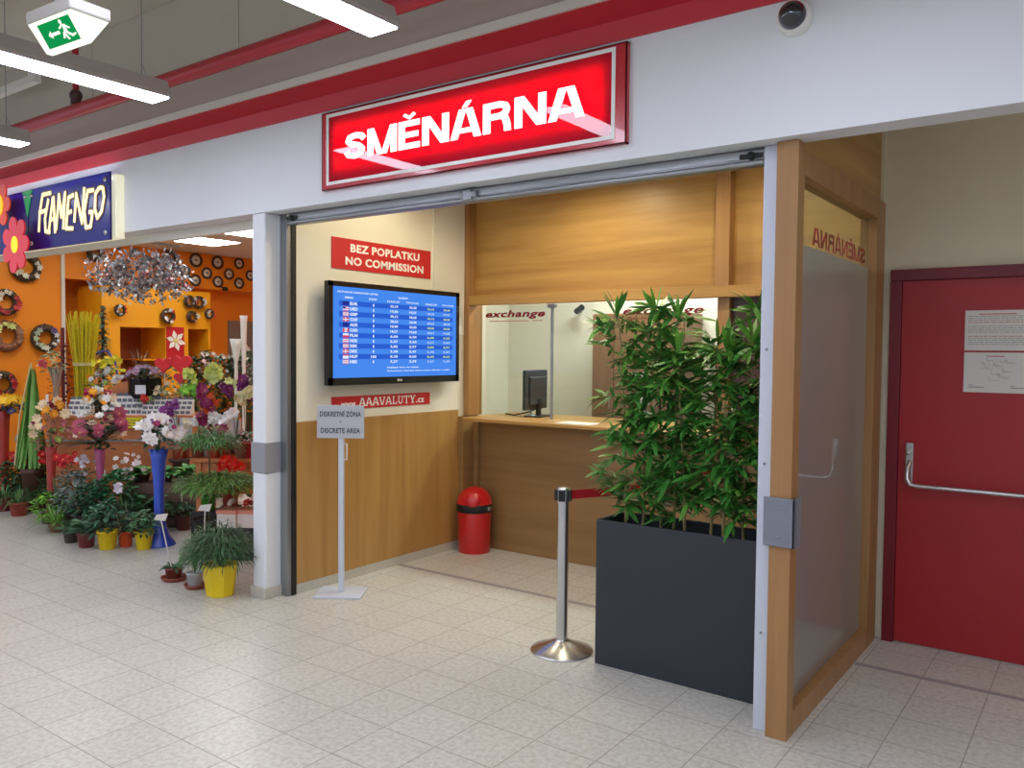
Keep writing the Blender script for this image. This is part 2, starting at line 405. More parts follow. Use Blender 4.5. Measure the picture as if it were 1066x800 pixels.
def notice(z0, label, sketch):
    y = 1.634
    n = thing('door_notice', label, 'notice', (-.5, y, z0))
    bx((-.654, y-.002, z0), (-.357, y, z0+.21)).build('sheet', M['paper'], n)
    t = MB(); r = MB(); rr = random.Random(3 if sketch else 5)
    r.box((-.59 if not sketch else -.55, y-.0028, z0+.188), (-.42 if not sketch else -.47, y-.002, z0+.193))
    if not sketch:
        for k in range(15):
            z = z0+.178-k*.0105; x = -.64
            while x < -.375:
                w = rr.uniform(.008, .03)
                if k not in (4, 9): (r if k in (3, 10) else t).box((x, y-.0026, z), (min(x+w, -.37), y-.002, z+.003))
                x += w+.005
    else:
        for k in range(26):
            x = -.575+rr.random()*.12; z = z0+.06+rr.random()*.11; w = rr.uniform(.015, .05)
            t.box((x, y-.0026, z), (x+w, y-.002, z+.0015)); t.box((x, y-.0026, z), (x+.0015, y-.002, z+w*.5))
        for x in (-.63, -.44): t.box((x, y-.0026, z0+.025), (x+.07, y-.002, z0+.03)).box((x, y-.0026, z0+.036), (x+.02, y-.002, z0+.04))
    t.build('print', M['ink'], n); r.build('red_heading', M['inkr'], n)
notice(1.63, 'upper white paper notice of close printed lines on the red door', False)
notice(1.41, 'lower white paper notice with a small sketch on the red door', True)

# ------------------------------------------------------------------ glass partition
pt = thing('glass_partition', 'beech framed glass partition screen with frosted lower pane beside the red door', 'partition', (-1.1, .8, 0))
XI, XO = -1.145, -1.056
FZ = 2.072
bx((XI, .058, 0), (XO, .143, ZT-.002), .002).build('front_post', M['woodp'], pt)
bx((XI, 1.43, 0), (XO, 1.61, 2.44), .002).build('back_post', M['woodp'], pt)
bx((XI, .143, 2.335), (XO, 1.43, 2.44), .002).build('top_rail', M['woodp'], pt)
bx((XI, .143, 0), (XO, 1.43, .10), .002).build('bottom_rail', M['woodp'], pt)
bx((XI+.01, .2, 2.44), (XO-.03, 1.61, 2.95)).build('upper_panel', M['woodh'], pt)
bx((-1.108, .143, FZ), (-1.100, 1.43, 2.335)).build('clear_pane', M['clear'], pt)
bx((-1.108, .143, .10), (-1.100, 1.43, FZ)).build('frosted_pane', M['frost'], pt)
tl = P(846, 231, 'X', -1.11); br_ = P(902, 278, 'X', -1.11)
PART_LETTER = pt
br = MB().box((-1.165, .04, .81), (-1.035, .052, 1.012), bev=.003).box((-1.047, .04, .81), (-1.035, .125, 1.012), bev=.003)
bo = br.build('guard_plate', M['bracket'], pt)
for z in (.85, .97): MB().lathe([(.005, 0), (.005, .002), (.0005, .003)], T=Matrix.Translation((-1.1, .04, z)) @ Matrix.Rotation(PI/2, 4, 'X'), n=8).build('screw_head', M['steel'], bo)

# ------------------------------------------------------------------ roller shutter
sh = thing('roller_shutter', 'raised grey metal roller shutter across the exchange booth opening', 'shutter', (-2.8, .15, 0))
MB().box((-4.28, .112, 2.392), (-1.215, .16, 2.466), bev=.008).box((-4.28, .105, 2.425), (-1.215, .115, 2.434)).tube([(-4.28, .112, 2.405), (-1.215, .112, 2.405)], .014, 12).build('bottom_bar', M['steel'], sh)
MB().tube([(-2.86, .105, 2.43), (-2.74, .105, 2.43)], .02, 12).box((-2.83, .085, 2.40), (-2.77, .11, 2.455), bev=.005).build('lock', M['greymet'], sh)
for x in (-4.235, -1.27): MB().box((x-.05, .098, 2.425), (x+.05, .112, 2.445), bev=.004).ball((x, .10, 2.435), .018).build('end_stop', M['black'], sh)
MB().box((-4.37, .118, 0), (-4.302, .19, ZT), bev=.003).build('left_guide_rail', M['steel'], sh)
bx((-4.302, .152, 0), (-4.296, .189, 2.41)).build('left_guide_slot', M['black'], sh)
bx((-1.213, .10, 0), (-1.148, .17, ZT-.002), .004).build('right_guide_rail', M['lightgrey'], sh)
for z in (1.62, 1.14, .42): MB().lathe([(.006, 0), (.006, .003), (.0005, .004)], T=Matrix.Translation((-1.185, .10, z)) @ Matrix.Rotation(PI/2, 4, 'X'), n=8).build('screw_head', M['steel'], sh)

# ------------------------------------------------------------------ SMENARNA light box
sg = thing('exchange_sign', 'large red backlit box sign reading SMĚNÁRNA above the booth opening', 'sign', (-2.7, 0, 2.5))
sy = -.028
_a = P(335, 119.5, 'Y', sy); _b = P(651.5, 148, 'Y', sy)
sx0, sx1, sz0, sz1 = _a.x, _b.x, _b.z-.004, _a.z+.004
ix0, ix1, iz0, iz1 = sx0+.06, sx1-.075, sz0+.045, sz1-.032
fr = MB().box((sx0, sy, sz0), (sx1, 0, sz0+.006)).box((sx0, sy, sz1-.006), (sx1, 0, sz1)).box((sx0, sy, sz0), (sx0+.006, 0, sz1)).box((sx1-.006, sy, sz0), (sx1, 0, sz1))
fr.box((sx0, sy, sz0), (sx1, sy+.004, iz0)).box((sx0, sy, iz1), (sx1, sy+.004, sz1)).box((sx0, sy, iz0), (ix0, sy+.004, iz1)).box((ix1, sy, iz0), (sx1, sy+.004, iz1))
fr.build('housing', M['signred'], sg)
wf = MB(); w = .018
wf.box((ix0-w, sy-.003, iz0-w), (ix1+w, sy, iz0)).box((ix0-w, sy-.003, iz1), (ix1+w, sy, iz1+w)).box((ix0-w, sy-.003, iz0), (ix0, sy, iz1)).box((ix1, sy-.003, iz0), (ix1+w, sy, iz1))
wf.build('white_border', M['white'], sg)
bx((ix0, sy, iz0), (ix1, sy+.003, iz1)).build('face_panel', M['acr'], sg)
bx((ix0+.045, -.006, iz0+.06), (ix1-.045, -.003, iz1-.05)).build('light_strip', M['tube'], sg)
HV = {'S': (.88, [([(.80, .70), (.70, .83), (.45, .885), (.2, .83), (.14, .69), (.26, .58), (.58, .48), (.73, .34), (.68, .18), (.42, .112), (.16, .17), (.07, .32)], .215)], []),
      'M': (1.16, [([(.12, -.2), (.12, 1.2)], .23), ([(1.04, -.2), (1.04, 1.2)], .23), ([(.07, 1.2), (.58, -.2)], .2), ([(1.09, 1.2), (.58, -.2)], .2)], []),
      'E': (.82, [([(.12, -.2), (.12, 1.2)], .23), ([(.05, .1), (.80, .1)], .2), ([(.05, .5), (.74, .5)], .19), ([(.05, .9), (.79, .9)], .2)], []),
      'N': (.96, [([(.12, -.2), (.12, 1.2)], .23), ([(.84, -.2), (.84, 1.2)], .23), ([(0.03, 1.2), (.93, -.2)], .22)], []),
      'A': (1.02, [([(.05, -.2), (.46, 1.2)], .23), ([(.97, -.2), (.56, 1.2)], .23), ([(.25, .27), (.77, .27)], .16)], []),
      'R': (.94, [([(.12, -.2), (.12, 1.2)], .23), ([(.1, .9), (.55, .9), (.72, .84), (.77, .72), (.72, .59), (.55, .52), (.1, .52)], .2), ([(.58, .55), (.72, .42), (.78, .2), (.80, -.1)], .21)], [])}
def clipy(poly, lo, hi):
    for sgn, lim in ((1, lo), (-1, -hi)):
        out = []
        for i in range(len(poly)):
            a, b = poly[i-1], poly[i]; fa, fb = sgn*a[1]-lim, sgn*b[1]-lim
            if (fa >= 0) != (fb >= 0): t = fa/(fa-fb); out.append((a[0]+(b[0]-a[0])*t, a[1]+(b[1]-a[1])*t))
            if fb >= 0: out.append(b)
        poly = out
        if not poly: break
    return poly
def pen(mb, pts, wd, o, right, up, sc, t, lo=None, hi=None, z=0, rnd=True):
    n_ = V(right).cross(V(up)).normalized()
    for k in range(len(pts)-1):
        a = V(pts[k]); b = V(pts[k+1]); dd = (b-a).normalized(); n = V((-dd.y, dd.x))*wd/2
        poly = [tuple(a-n), tuple(b-n), tuple(b+n), tuple(a+n)]
        if lo is not None: poly = clipy(poly, lo, hi)
        if len(poly) > 2: mb.prism([(x*sc, y*sc) for x, y in poly], V(o)+n_*(z+k*.00005), right, up, t)
    if rnd:
        for k in range(1, len(pts)-1):
            c = pts[k]; mb.prism([((c[0]+wd/2*math.cos(2*PI*j/14))*sc, (c[1]+wd/2*math.sin(2*PI*j/14))*sc) for j in range(14)], V(o)+n_*(z+.0006), right, up, t)
def heavy(mb, word, o, right, up, w, h, t):
    tot = sum(HV[c][0] for c, _ in word)+.07*(len(word)-1); sc_ = h; fx = w/(tot*h); x = 0; r = V(right)*fx
    for c, acc in word:
        for pts, wd in HV[c][1]: pen(mb, pts, wd, V(o)+V(right)*(x*h*fx), r, up, h, t, 0, 1)
        m = HV[c][0]/2; oo = V(o)+V(right)*(x*h*fx)
        if acc == 'caron': pen(mb, [(m-.2, 1.24), (m, 1.1), (m+.2, 1.24)], .11, oo, r, up, h, t, 1.03, 1.27)
        if acc == 'acute': pen(mb, [(m-.08, 1.0), (m+.16, 1.32)], .14, oo, r, up, h, t, 1.05, 1.25)
        x += HV[c][0]+.07
    return mb
WORD = [('S', 0), ('M', 0), ('E', 'caron'), ('N', 0), ('A', 'acute'), ('R', 0), ('N', 0), ('A', 0)]
a = P(359.5, 166.5, 'Y', sy); b = P(608.5, 122, 'Y', sy); b2 = P(597, 88, 'Y', sy)
lz = (a.z+b.z)/2
heavy(MB(), WORD, (a.x, sy-.001, lz), X_, Z_, b.x-a.x, b2.z-lz-.006, .004).build('lettering', M['letterlit'], sg)

heavy(MB(), WORD, (-1.109, 1.40, 2.088), (0, -1, 0), Z_, .955, .082, .001).build('lettering', M['vinyl'], pt)

# ------------------------------------------------------------------ FLAMENGO sign
fs_ = thing('flower_shop_sign', 'blue box sign reading FLAMENGO in cream letters at far left', 'sign', (-7, 0, 2.4))
bx((-8.6, -.105, 2.405), (-7.33, -.09, 2.90)).build('left_panel', M['acrb'], fs_)
bx((-7.31, -.105, 2.405), (-6.035, -.09, 2.905)).build('face_panel', M['acrb'], fs_)
MB().box((-8.6, -.065, 2.42), (-6.02, -.002, 2.89)).build('light_box', mat('cream light box', (220, 220, 196), .5, emit=(255, 250, 215), es=.35), fs_)
for x in (-7.36, -7.26, -6.09):
    for z in (2.46, 2.85): MB().lathe([(.018, 0), (.018, .012), (.001, .016)], T=Matrix.Translation((x, -.105, z)) @ Matrix.Rotation(PI/2, 4, 'X'), n=12).tube([(x, -.09, z), (x, -.06, z)], .01, 8).build('stand_off', M['chrome'], fs_)
MB().tube([(-8.5, -.08, 2.87), (-6.1, -.08, 2.87)], .006, 6).build('tube', M['tubeb'], fs_)
fy = -.106
FL = [[[(41, 242), (42, 222), (45, 203), (54, 201)], [(41, 222), (49, 219)]], [[(51, 207), (47.5, 228), (48, 241), (53, 242)]], [[(51.5, 241), (55.5, 207), (56.5, 206), (58, 243)], [(53, 229), (57, 228)]],
      [[(59, 240), (62, 203), (64.5, 226), (68.5, 201), (66.5, 239)]], [[(77.5, 203), (72, 206), (69.5, 238), (77, 238)], [(71, 222), (75.5, 220)]], [[(78, 232), (80, 202), (86, 232), (88.5, 195)]],
      [[(98.5, 198), (92, 199), (88.5, 220), (90, 237), (95, 236), (97, 221), (93, 221)]], [[(104, 195.5), (100, 202), (99.5, 218), (102, 227), (106.5, 220), (109, 205), (108, 196), (104, 195.5)]]]
lt = MB(); ou = MB()
for L_ in FL:
    for pl_ in L_:
        pw_ = [(lambda p: (p.x, p.z))(P(u, v, 'Y', fy)) for u, v in pl_]
        e0_ = [pw_[0]]+pw_+[pw_[-1]]
        pen(ou, pw_, .052, (0, fy, 0), X_, Z_, 1, .003)
        pen(lt, pw_, .031, (0, fy-.0035, 0), X_, Z_, 1, .003)
ou.build('letter_outline', mat('brown sign outline', (120, 84, 60), .5), fs_)
lt.build('lettering', mat('cream sign letters', (240, 225, 170), .4, emit=(255, 235, 180), es=.6), fs_)
def petal_outline(n, r0, r1, k=10):
    return [((r0+(r1-r0)*abs(math.cos(n*t/2))**.6)*math.cos(t), (r0+(r1-r0)*abs(math.cos(n*t/2))**.6)*math.sin(t)) for t in [2*PI*i/(n*k) for i in range(n*k)]]
def cutout(label, u, v, y, r, cr, n, c1, c2):
    p = P(u, v, 'Y', y); t = thing('flower_cutout', label, 'sign decoration', p)
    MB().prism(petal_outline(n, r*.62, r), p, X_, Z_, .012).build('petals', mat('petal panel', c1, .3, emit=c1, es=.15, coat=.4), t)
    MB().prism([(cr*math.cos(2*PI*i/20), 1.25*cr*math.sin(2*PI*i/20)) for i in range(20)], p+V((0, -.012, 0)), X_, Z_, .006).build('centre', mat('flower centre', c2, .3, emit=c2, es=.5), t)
    MB().tube([p+V((0, .012, 0)), V((p.x, -.10, p.z))], .01, 8).build('stand_off', M['chrome'], t)
cutout('red flower cut-out with yellow centre overlapping lower left of the blue sign', 17, 255, -.19, .235, .055, 7, (226, 30, 56), (240, 216, 20))
cutout('orange red flower cut-out with yellow centre at the left picture edge', 1, 214, -.17, .19, .07, 6, (232, 62, 30), (240, 190, 20))
gl = thing('leaf_cutout', 'green pointed leaf cut-out on the blue sign beside the flowers', 'sign decoration', P(28, 215, 'Y', -.106))
a = P(24, 200, 'Y', -.106); b = P(31, 200, 'Y', -.106); c = P(29, 226, 'Y', -.106)
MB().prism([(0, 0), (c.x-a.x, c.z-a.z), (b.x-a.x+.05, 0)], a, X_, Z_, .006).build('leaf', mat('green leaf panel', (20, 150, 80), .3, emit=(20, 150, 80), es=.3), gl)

# ------------------------------------------------------------------ shop shutter rail
bx((-12, .15, 2.405), (-4.5, .18, 2.47), .004).build('x', M['cream'])
bpy.data.objects['x'].name = 'shutter_bottom_bar'; tag(bpy.data.objects['shutter_bottom_bar'], 'pale raised shutter bar along the top of the flower shop opening', 'shutter')

# ------------------------------------------------------------------ dome camera
dc = thing('dome_camera', 'dark dome security camera in a white ring high on the white wall', 'security camera', (-1.06, 0, 2.92))
T0 = Matrix.Translation((-1.06, 0, 2.92)) @ Matrix.Rotation(PI/2, 4, 'X')
MB().lathe([(.068, 0), (.068, .03), (.064, .042), (.056, .046)], T=T0, n=32).build('ring', M['offw'], dc)
MB().lathe([(.054, .04), (.052, .062), (.042, .082), (.024, .096), (.001, .1)], T=T0, n=32).build('dome', mat('smoked dome', (20, 20, 26), .06, coat=1), dc)

# ------------------------------------------------------------------ pipework
pipe = thing('sprinkler_pipe', 'red sprinkler main running along the upper wall', 'pipe', (-5, -.3, 3.3))
MB().tube([(-12.4, -.3, 3.315), (3.4, -.3, 3.315)], .046, 16).build('main', M['redpipe'], pipe)
a = P(79, 98, 'Y', -.3)
MB().tube([(a.x, -.3, 3.33), (a.x, -.3, 4.07)], .022, 10).build('riser', M['redpipe'], pipe)
MB().tube([(a.x, -.3, 3.36), (a.x, -.3, 3.4)], .036, 10).ball((a.x, -.3, 3.42), .045).build('coupling', mat('dark coupling', (70, 40, 40), .5), pipe)
for x in (-2.2, -8.8):
    MB().tube([(x, -.3, 3.35), (x, -.3, 4.08)], .006, 6).lathe([(.052, -.015), (.052, .015)], T=Matrix.Translation((x, -.3, 3.315)) @ Matrix.Rotation(PI/2, 4, 'Y'), n=16).build('hanger', M['steel'], pipe)
ct = thing('cable_tray', 'short white bent cable conduit high under the ceiling at left', 'conduit', (-9, -.2, 3.6))
a = P(0, 101, 'Y', -.0); b = P(40, 113, 'Y', -.0); c = P(44, 84, 'Y', -.0)
MB().box((a.x, -.08, a.z-.03), (b.x, -.02, a.z+.03)).box((b.x, -.08, a.z-.03), (b.x+.1, -.02, 4.07)).build('conduit', M['offw'], ct)

# ------------------------------------------------------------------ hall lamps
def make_lamp(label, x, y1, L, grp):
    t = thing('fluorescent_lamp', label, 'ceiling lamp', (0, 0, 0), group=grp)
    prof = [(-.085, 0), (.085, 0), (.085, .02), (.055, .095), (-.055, .095), (-.085, .02)]
    MB().prism(prof, (0, 0, 0), X_, Z_, 0) if 0 else None
    b = MB(); k = len(prof)
    vs = [V((px_, 0, pz)) for px_, pz in prof]+[V((px_, -L, pz)) for px_, pz in prof]
    b.add(vs, [tuple(range(k)), tuple(range(k, 2*k))[::-1]]+[(i, k+i, k+(i+1) % k, (i+1) % k) for i in range(k)])
    b.build('housing', M['lampbody'], t)
    bx((-.08, -L+.01, -.008), (.08, -.01, 0)).build('lens', M['lampface'], t)
    for yy in (-.12, -L+.12):
        MB().tube([(0, yy, .09), (0, yy, 1.09)], .0025, 6).tube([(0, yy+.04, .09), (0, yy, .17)], .002, 5).box((-.02, yy-.03, .09), (.02, yy+.05, .1)).build('suspension_wire', M['steel'], t)
    t.location = (x, y1, 2.995)
    return t
G = 'suspended fluorescent lamps of the hall'
lp = make_lamp('long lamp ending above the left side of the red exchange sign', -2.63, -.69, 2.9, G)
labs = ['long lamp running below the green exit box', 'lamp whose end shows lowest at the left picture edge', 'lamp over the flower sign beyond the left edge', 'lamp above the glass partition', 'lamp above the red door side']
for x, l in zip((-4.37, -6.12, -7.87, -.87, .88), labs): dup(lp, (x, -.69 if x > -6 else -.65, 2.995), label=l, group=G)
for x in (-7.87, -6.12, -4.37, -2.63, -.87, .88):
    for j, y in enumerate((-4.4,)): dup(lp, (x, y, 2.995), label='second row lamp of the hall over the camera side', group='second row of suspended hall lamps')

# ------------------------------------------------------------------ exit sign
ex = thing('exit_sign', 'hanging green emergency exit light box with running figure and arrow', 'exit sign', P(60, 20, 'Z', 2.75))
E0 = P(29, 26, 'Z', 2.76); E1 = P(73, 9, 'Z', 2.76); ax = (E1-E0); L = ax.length; ax.normalize(); ay = V((-ax.y, ax.x, 0)); 
if ay.y < 0: ay = -ay
Wd = .14; hz = .088
o0 = E0
def EP(a, b, z): return o0+ax*a+ay*b+V((0, 0, z))
hs = MB(); T = Matrix((ax, ay, Z_)).transposed().to_4x4(); T.translation = o0
hs.box((-.006, -.006, 0), (L+.006, Wd+.006, .045), T=T, bev=.008); hs.build('housing', M['lampbody'], ex)
dv = [EP(0, .0, 0), EP(L, .0, 0), EP(L, Wd, 0), EP(0, Wd, 0), EP(.012, Wd*.42, -hz), EP(L-.012, Wd*.42, -hz), EP(L-.012, Wd*.58, -hz), EP(.012, Wd*.58, -hz)]
MB().add(dv, [(0, 1, 5, 4), (3, 7, 6, 2), (4, 5, 6, 7), (1, 2, 6, 5), (0, 4, 7, 3), (0, 3, 2, 1)]).build('diffuser', M['exitw'], ex)
rr = (dv[1]-dv[0]).normalized(); uu = (dv[0]-dv[4]); uu = (uu-rr*uu.dot(rr)); ul = uu.length; uu.normalize(); nn = rr.cross(uu)
if nn.dot(V((0, -3.3, 1.6))-dv[0]) < 0: nn = -nn
bo_ = dv[4]+nn*.0015-rr*.0
def q(a0, b0, a1, b1): return [(a0, b0), (a1, b0), (a1, b1), (a0, b1)]
pw = L-.024
MB().prism(q(.15*pw, .10*ul, .95*pw, .88*ul), bo_, rr, uu, .001).build('pictogram_panel', M['exitg'], ex)
pc = MB(); w_ = pw
pc.prism([(.30*w_, .48*ul), (.38*w_, .36*ul), (.38*w_, .43*ul), (.58*w_, .43*ul), (.58*w_, .53*ul), (.38*w_, .53*ul), (.38*w_, .60*ul)], bo_+nn*.001, rr, uu, .001)
pc.prism(q(.03*w_, .08*ul, .14*w_, .88*ul), bo_, rr, uu, .001)
pc.prism([(.72*w_+.018*math.cos(t), .78*ul+.008*math.sin(t)) for t in [2*PI*i/10 for i in range(10)]] if 0 else [(.70*w_+.008*math.cos(t), .76*ul+.008*math.sin(t)) for t in [2*PI*i/10 for i in range(10)]], bo_+nn*.001, rr, uu, .001)
pc.prism([(.68*w_, .42*ul), (.76*w_, .40*ul), (.78*w_, .66*ul), (.72*w_, .68*ul)], bo_+nn*.001, rr, uu, .001)
for pl in ([(.70, .45), (.64, .26), (.60, .27), (.66, .46)], [(.75, .45), (.84, .32), (.92, .34), (.92, .28), (.82, .24), (.72, .40)], [(.72, .64), (.62, .56), (.60, .60), (.71, .70)], [(.77, .64), (.86, .52), (.83, .49), (.75, .60)], [(.69, .44), (.74, .20), (.70, .19), (.66, .42)]):
    pc.prism([(a_*w_, b_*ul) for a_, b_ in pl], bo_+nn*.001, rr, uu, .001)
pc.build('running_figure_and_arrow', M['exitw'], ex)
hc = EP(L/2, Wd/2, .045)
MB().tube([hc-ax*.08, V((hc.x-ax.x*.08, hc.y-ax.y*.08, 4.07))], .005, 6).tube([hc+ax*.08, V((hc.x+ax.x*.08, hc.y+ax.y*.08, 4.07))], .005, 6).build('suspension_rods', M['steel'], ex)

# ================================================================== BOOTH
def plaque(label, y0, y1, z0, z1):
    t = thing('wall_plaque', label, 'sign', (-4.3, (y0+y1)/2, z0)); bx((-4.305, y0, z0), (-4.299, y1, z1)).build('panel', M['plate'], t); return t
t = plaque('red wall plaque reading BEZ POPLATKU NO COMMISSION above the television', .492, 1.489, 2.158, 2.37)
text('lettering', 'BEZ POPLATKU', (-4.299, .66, 2.28), Y_, Z_, .70, .058, M['white'], t, bold=.035, t=.001)
text('lettering', 'NO COMMISSION', (-4.299, .615, 2.19), Y_, Z_, .79, .058, M['white'], t, bold=.035, t=.001)
t = plaque('long red wall plaque reading www.AAAVALUTY.cz below the television', .492, 1.489, 1.193, 1.283)
# slab serif capitals built from strokes
GL = {'A': ([(.05, .0, .45, 1, .17), (.55, 1, .95, 0, .2), (.25, .32, .75, .32, .12)], [(-.04, .26), (.7, 1.06)], []),
      'V': ([(.08, 1, .45, 0, .2), (.55, 0, .92, 1, .15)], [], [(-.04, .34), (.7, 1.04)]),
      'L': ([(.28, 0, .28, 1, .2), (.1, .06, .95, .06, .12), (.9, 0, .9, .34, .1)], [(.05, .55)], [(.05, .55)]),
      'U': ([(.2, .2, .2, 1, .18), (.8, .2, .8, 1, .14), (.2, .24, .38, .06, .17), (.38, .06, .62, .06, .14), (.62, .06, .8, .24, .15)], [], [(0, .42), (.64, 1)]),
      'T': ([(.5, 0, .5, 1, .2), (.02, .94, .98, .94, .12), (.06, .66, .06, 1, .1), (.94, .66, .94, 1, .1)], [(.28, .72)], []),
      'Y': ([(.5, 0, .5, .48, .2), (.12, 1, .48, .42, .19), (.88, 1, .52, .42, .14)], [(.28, .72)], [(-.04, .34), (.68, 1.04)])}
sl = MB(); y = .745; hh = .058; X0 = -4.299
for ch in 'AAAVALUTY':
    w = .058 if ch != 'L' else .052
    strokes, bs, ts = GL[ch]
    for k, (x0, y0, x1, y1, wd) in enumerate(strokes):
        a = V((x0, y0)); b = V((x1, y1)); dd = (b-a).normalized(); n = V((-dd.y, dd.x))*wd/2
        sl.prism([((p.x)*w, p.y*hh) for p in (a-n, b-n, b+n, a+n)], (X0+k*.0002, y, 1.209), Y_, Z_, .0012)
    for (p0, p1) in bs: sl.prism([(p0*w, 0), (p1*w, 0), (p1*w, .1*hh), (p0*w, .1*hh)], (X0, y, 1.209), Y_, Z_, .0022)
    for (p0, p1) in ts: sl.prism([(p0*w, .9*hh), (p1*w, .9*hh), (p1*w, hh), (p0*w, hh)], (X0, y, 1.209), Y_, Z_, .0022)
    y += w*1.13
sl.build('capital_lettering', M['white'], t)
put_text(put_text(MB(), 'www.', (X0, .575, 1.209), Y_, Z_, .145, .03, t=.001, bold=.02), '.cz', (X0, y+.004, 1.209), Y_, Z_, .09, .034, t=.001, bold=.02).build('small_lettering', M['white'], t)

# television
tv = thing('television', 'flat wall television showing a blue table of exchange rates', 'television', (-4.25, 1.05, 1.7))
ty0, ty1, tz0, tz1, tx = .375, 1.715, 1.366, 2.062, -4.20
tr = MB().box((tx-.045, ty0, tz0), (tx-.004, ty1, tz1), bev=.006)
tr.box((tx-.004, ty0, tz0), (tx+.004, ty1, tz0+.05)).box((tx-.004, ty0, tz1-.034), (tx+.004, ty1, tz1)).box((tx-.004, ty0, tz0), (tx+.004, ty0+.036, tz1)).box((tx-.004, ty1-.036, tz0), (tx+.004, ty1, tz1))
tr.build('casing', M['blackg'], tv)
bx((-4.299, .85, 1.55), (tx-.045, 1.25, 1.88)).build('wall_bracket', M['black'], tv)
a0, a1, c0, c1 = ty0+.036, ty1-.036, tz0+.05, tz1-.034
scn = MB().box((tx-.004, a0, c0), (tx+.0005, a1, c1)); so = scn.build('screen', M['screen'], tv)
W_, H_ = a1-a0, c1-c0
xs = tx+.001
def sy_(f): return a0+W_*f
def sz_(f): return c1-H_*f
dk = MB(); wt = MB(); yl = MB(); rd = MB(); nv = MB()
put_text(wt, 'AKTUALNI KURZOVNI LISTEK', (xs, sy_(.03), sz_(.065)), Y_, Z_, W_*.3, H_*.02, t=.001, bold=.02)
put_text(wt, 'KURZY', (xs, sy_(.49), sz_(.085)), Y_, Z_, W_*.08, H_*.022, t=.001, bold=.02)
put_text(wt, 'MENA', (xs, sy_(.085), sz_(.125)), Y_, Z_, W_*.06, H_*.022, t=.001, bold=.03)
put_text(wt, 'POCET', (xs, sy_(.26), sz_(.125)), Y_, Z_, W_*.06, H_*.022, t=.001, bold=.03)
for f, s in ((.40, 'NAKUP'), (.555, 'PRODEJ'), (.72, 'NAKUP'), (.87, 'PRODEJ')): put_text(wt, s, (xs, sy_(f), sz_(.135)), Y_, Z_, W_*.1, H_*.022, t=.001, bold=.01)
cur = ['EUR', 'USD', 'GBP', 'CHF', 'AUD', 'CAD', 'PLN', 'NOK', 'SEK', 'DKK', 'HUF', 'HRK']
rat = [('25,10', '25,30'), ('19,20', '19,37'), ('30,12', '30,50'), ('20,63', '20,90'), ('18,90', '20,20'), ('18,57', '19,60'), ('6,00', '6,20'), ('3,27', '3,43'), ('2,82', '2,97'), ('3,30', '3,47'), ('8,30', '8,60'), ('3,27', '3,39')]
for k in range(12):
    z1_ = .15+k*.0585; zb = sz_(z1_+.047)
    if k % 2 == 0: dk.box((tx, sy_(.045), sz_(z1_+.058)), (tx+.001, sy_(.965), sz_(z1_+.002)))
    tgt = wt
    put_text(wt, cur[k], (xs, sy_(.12), zb), Y_, Z_, W_*.055, H_*.035, t=.001, bold=.04)
    put_text(wt, '100' if k == 10 else '1', (xs, sy_(.275 if k == 10 else .29), zb), Y_, Z_, W_*(.04 if k == 10 else .008), H_*.03, t=.001, bold=.03)
    for f, s, mb in ((.425, rat[k][0], wt), (.58, rat[k][1], wt), (.735, rat[k][0], yl if k % 2 == 0 else wt), (.88, rat[k][1], yl if k % 2 == 0 else wt)):
        put_text(mb, s, (xs, sy_(f), zb), Y_, Z_, W_*.06, H_*(.032 if f < .7 else .026), t=.001, bold=.03 if (k % 2 == 0 or f < .7) else 0)
    y0 = sy_(.07); y1 = sy_(.112); za = sz_(z1_+.053); zc = sz_(z1_+.008)
    if k in (0, 4): nv.box((xs-.001, y0, za), (xs+.001, y1, zc))
    else:
        wt.box((xs-.001, y0, za), (xs+.0005, y1, zc))
        if k == 6: rd.box((xs, y0, za), (xs+.001, y1, (za+zc)/2))
        elif k == 10: rd.box((xs, y0, zc-.008), (xs+.001, y1, zc))
        elif k in (3, 9): rd.box((xs, y0, za), (xs+.001, y1, zc)); wt.box((xs+.001, y0, (za+zc)/2-.003), (xs+.0015, y1, (za+zc)/2+.003)); wt.box((xs+.001, y0+.02, za), (xs+.0015, y0+.027, zc))
        elif k == 5: rd.box((xs, y0, za), (xs+.001, y0+.015, zc)).box((xs, y1-.015, za), (xs+.001, y1, zc)).box((xs, y0+.022, za+.008), (xs+.001, y1-.022, zc-.008))
        else:
            for j in range(3): rd.box((xs, y0, za+j*.012), (xs+.001, y1, za+j*.012+.005))
            if k == 1: nv.box((xs+.001, y0, (za+zc)/2), (xs+.0015, y0+.022, zc))
put_text(wt, 'Nejlepsi kurz ve meste', (xs, sy_(.40), sz_(.905)), Y_, Z_, W_*.26, H_*.024, t=.001, bold=.02)
put_text(wt, 'Smenarna je otevrena denne vcetne vikendu a svatku', (xs, sy_(.40), sz_(.945)), Y_, Z_, W_*.54, H_*.024, t=.001, bold=.01)
for n_, mb, mm in (('dark_rows', dk, 'screend'), ('white_figures', wt, 'screenw'), ('yellow_figures', yl, 'screeny'), ('red_flags', rd, 'screenr'), ('navy_flags', nv, 'screenn')): mb.build(n_, M[mm], so)
put_text(MB().lathe([(.009, 0), (.009, .001)], T=Matrix.Translation((tx+.004, 1.03, tz0+.025)) @ Matrix.Rotation(PI/2, 4, 'Y'), n=14), 'LG', (tx+.004, 1.044, tz0+.018), Y_, Z_, .025, .014, t=.001, bold=.03).build('maker_mark', M['offw'], tv)

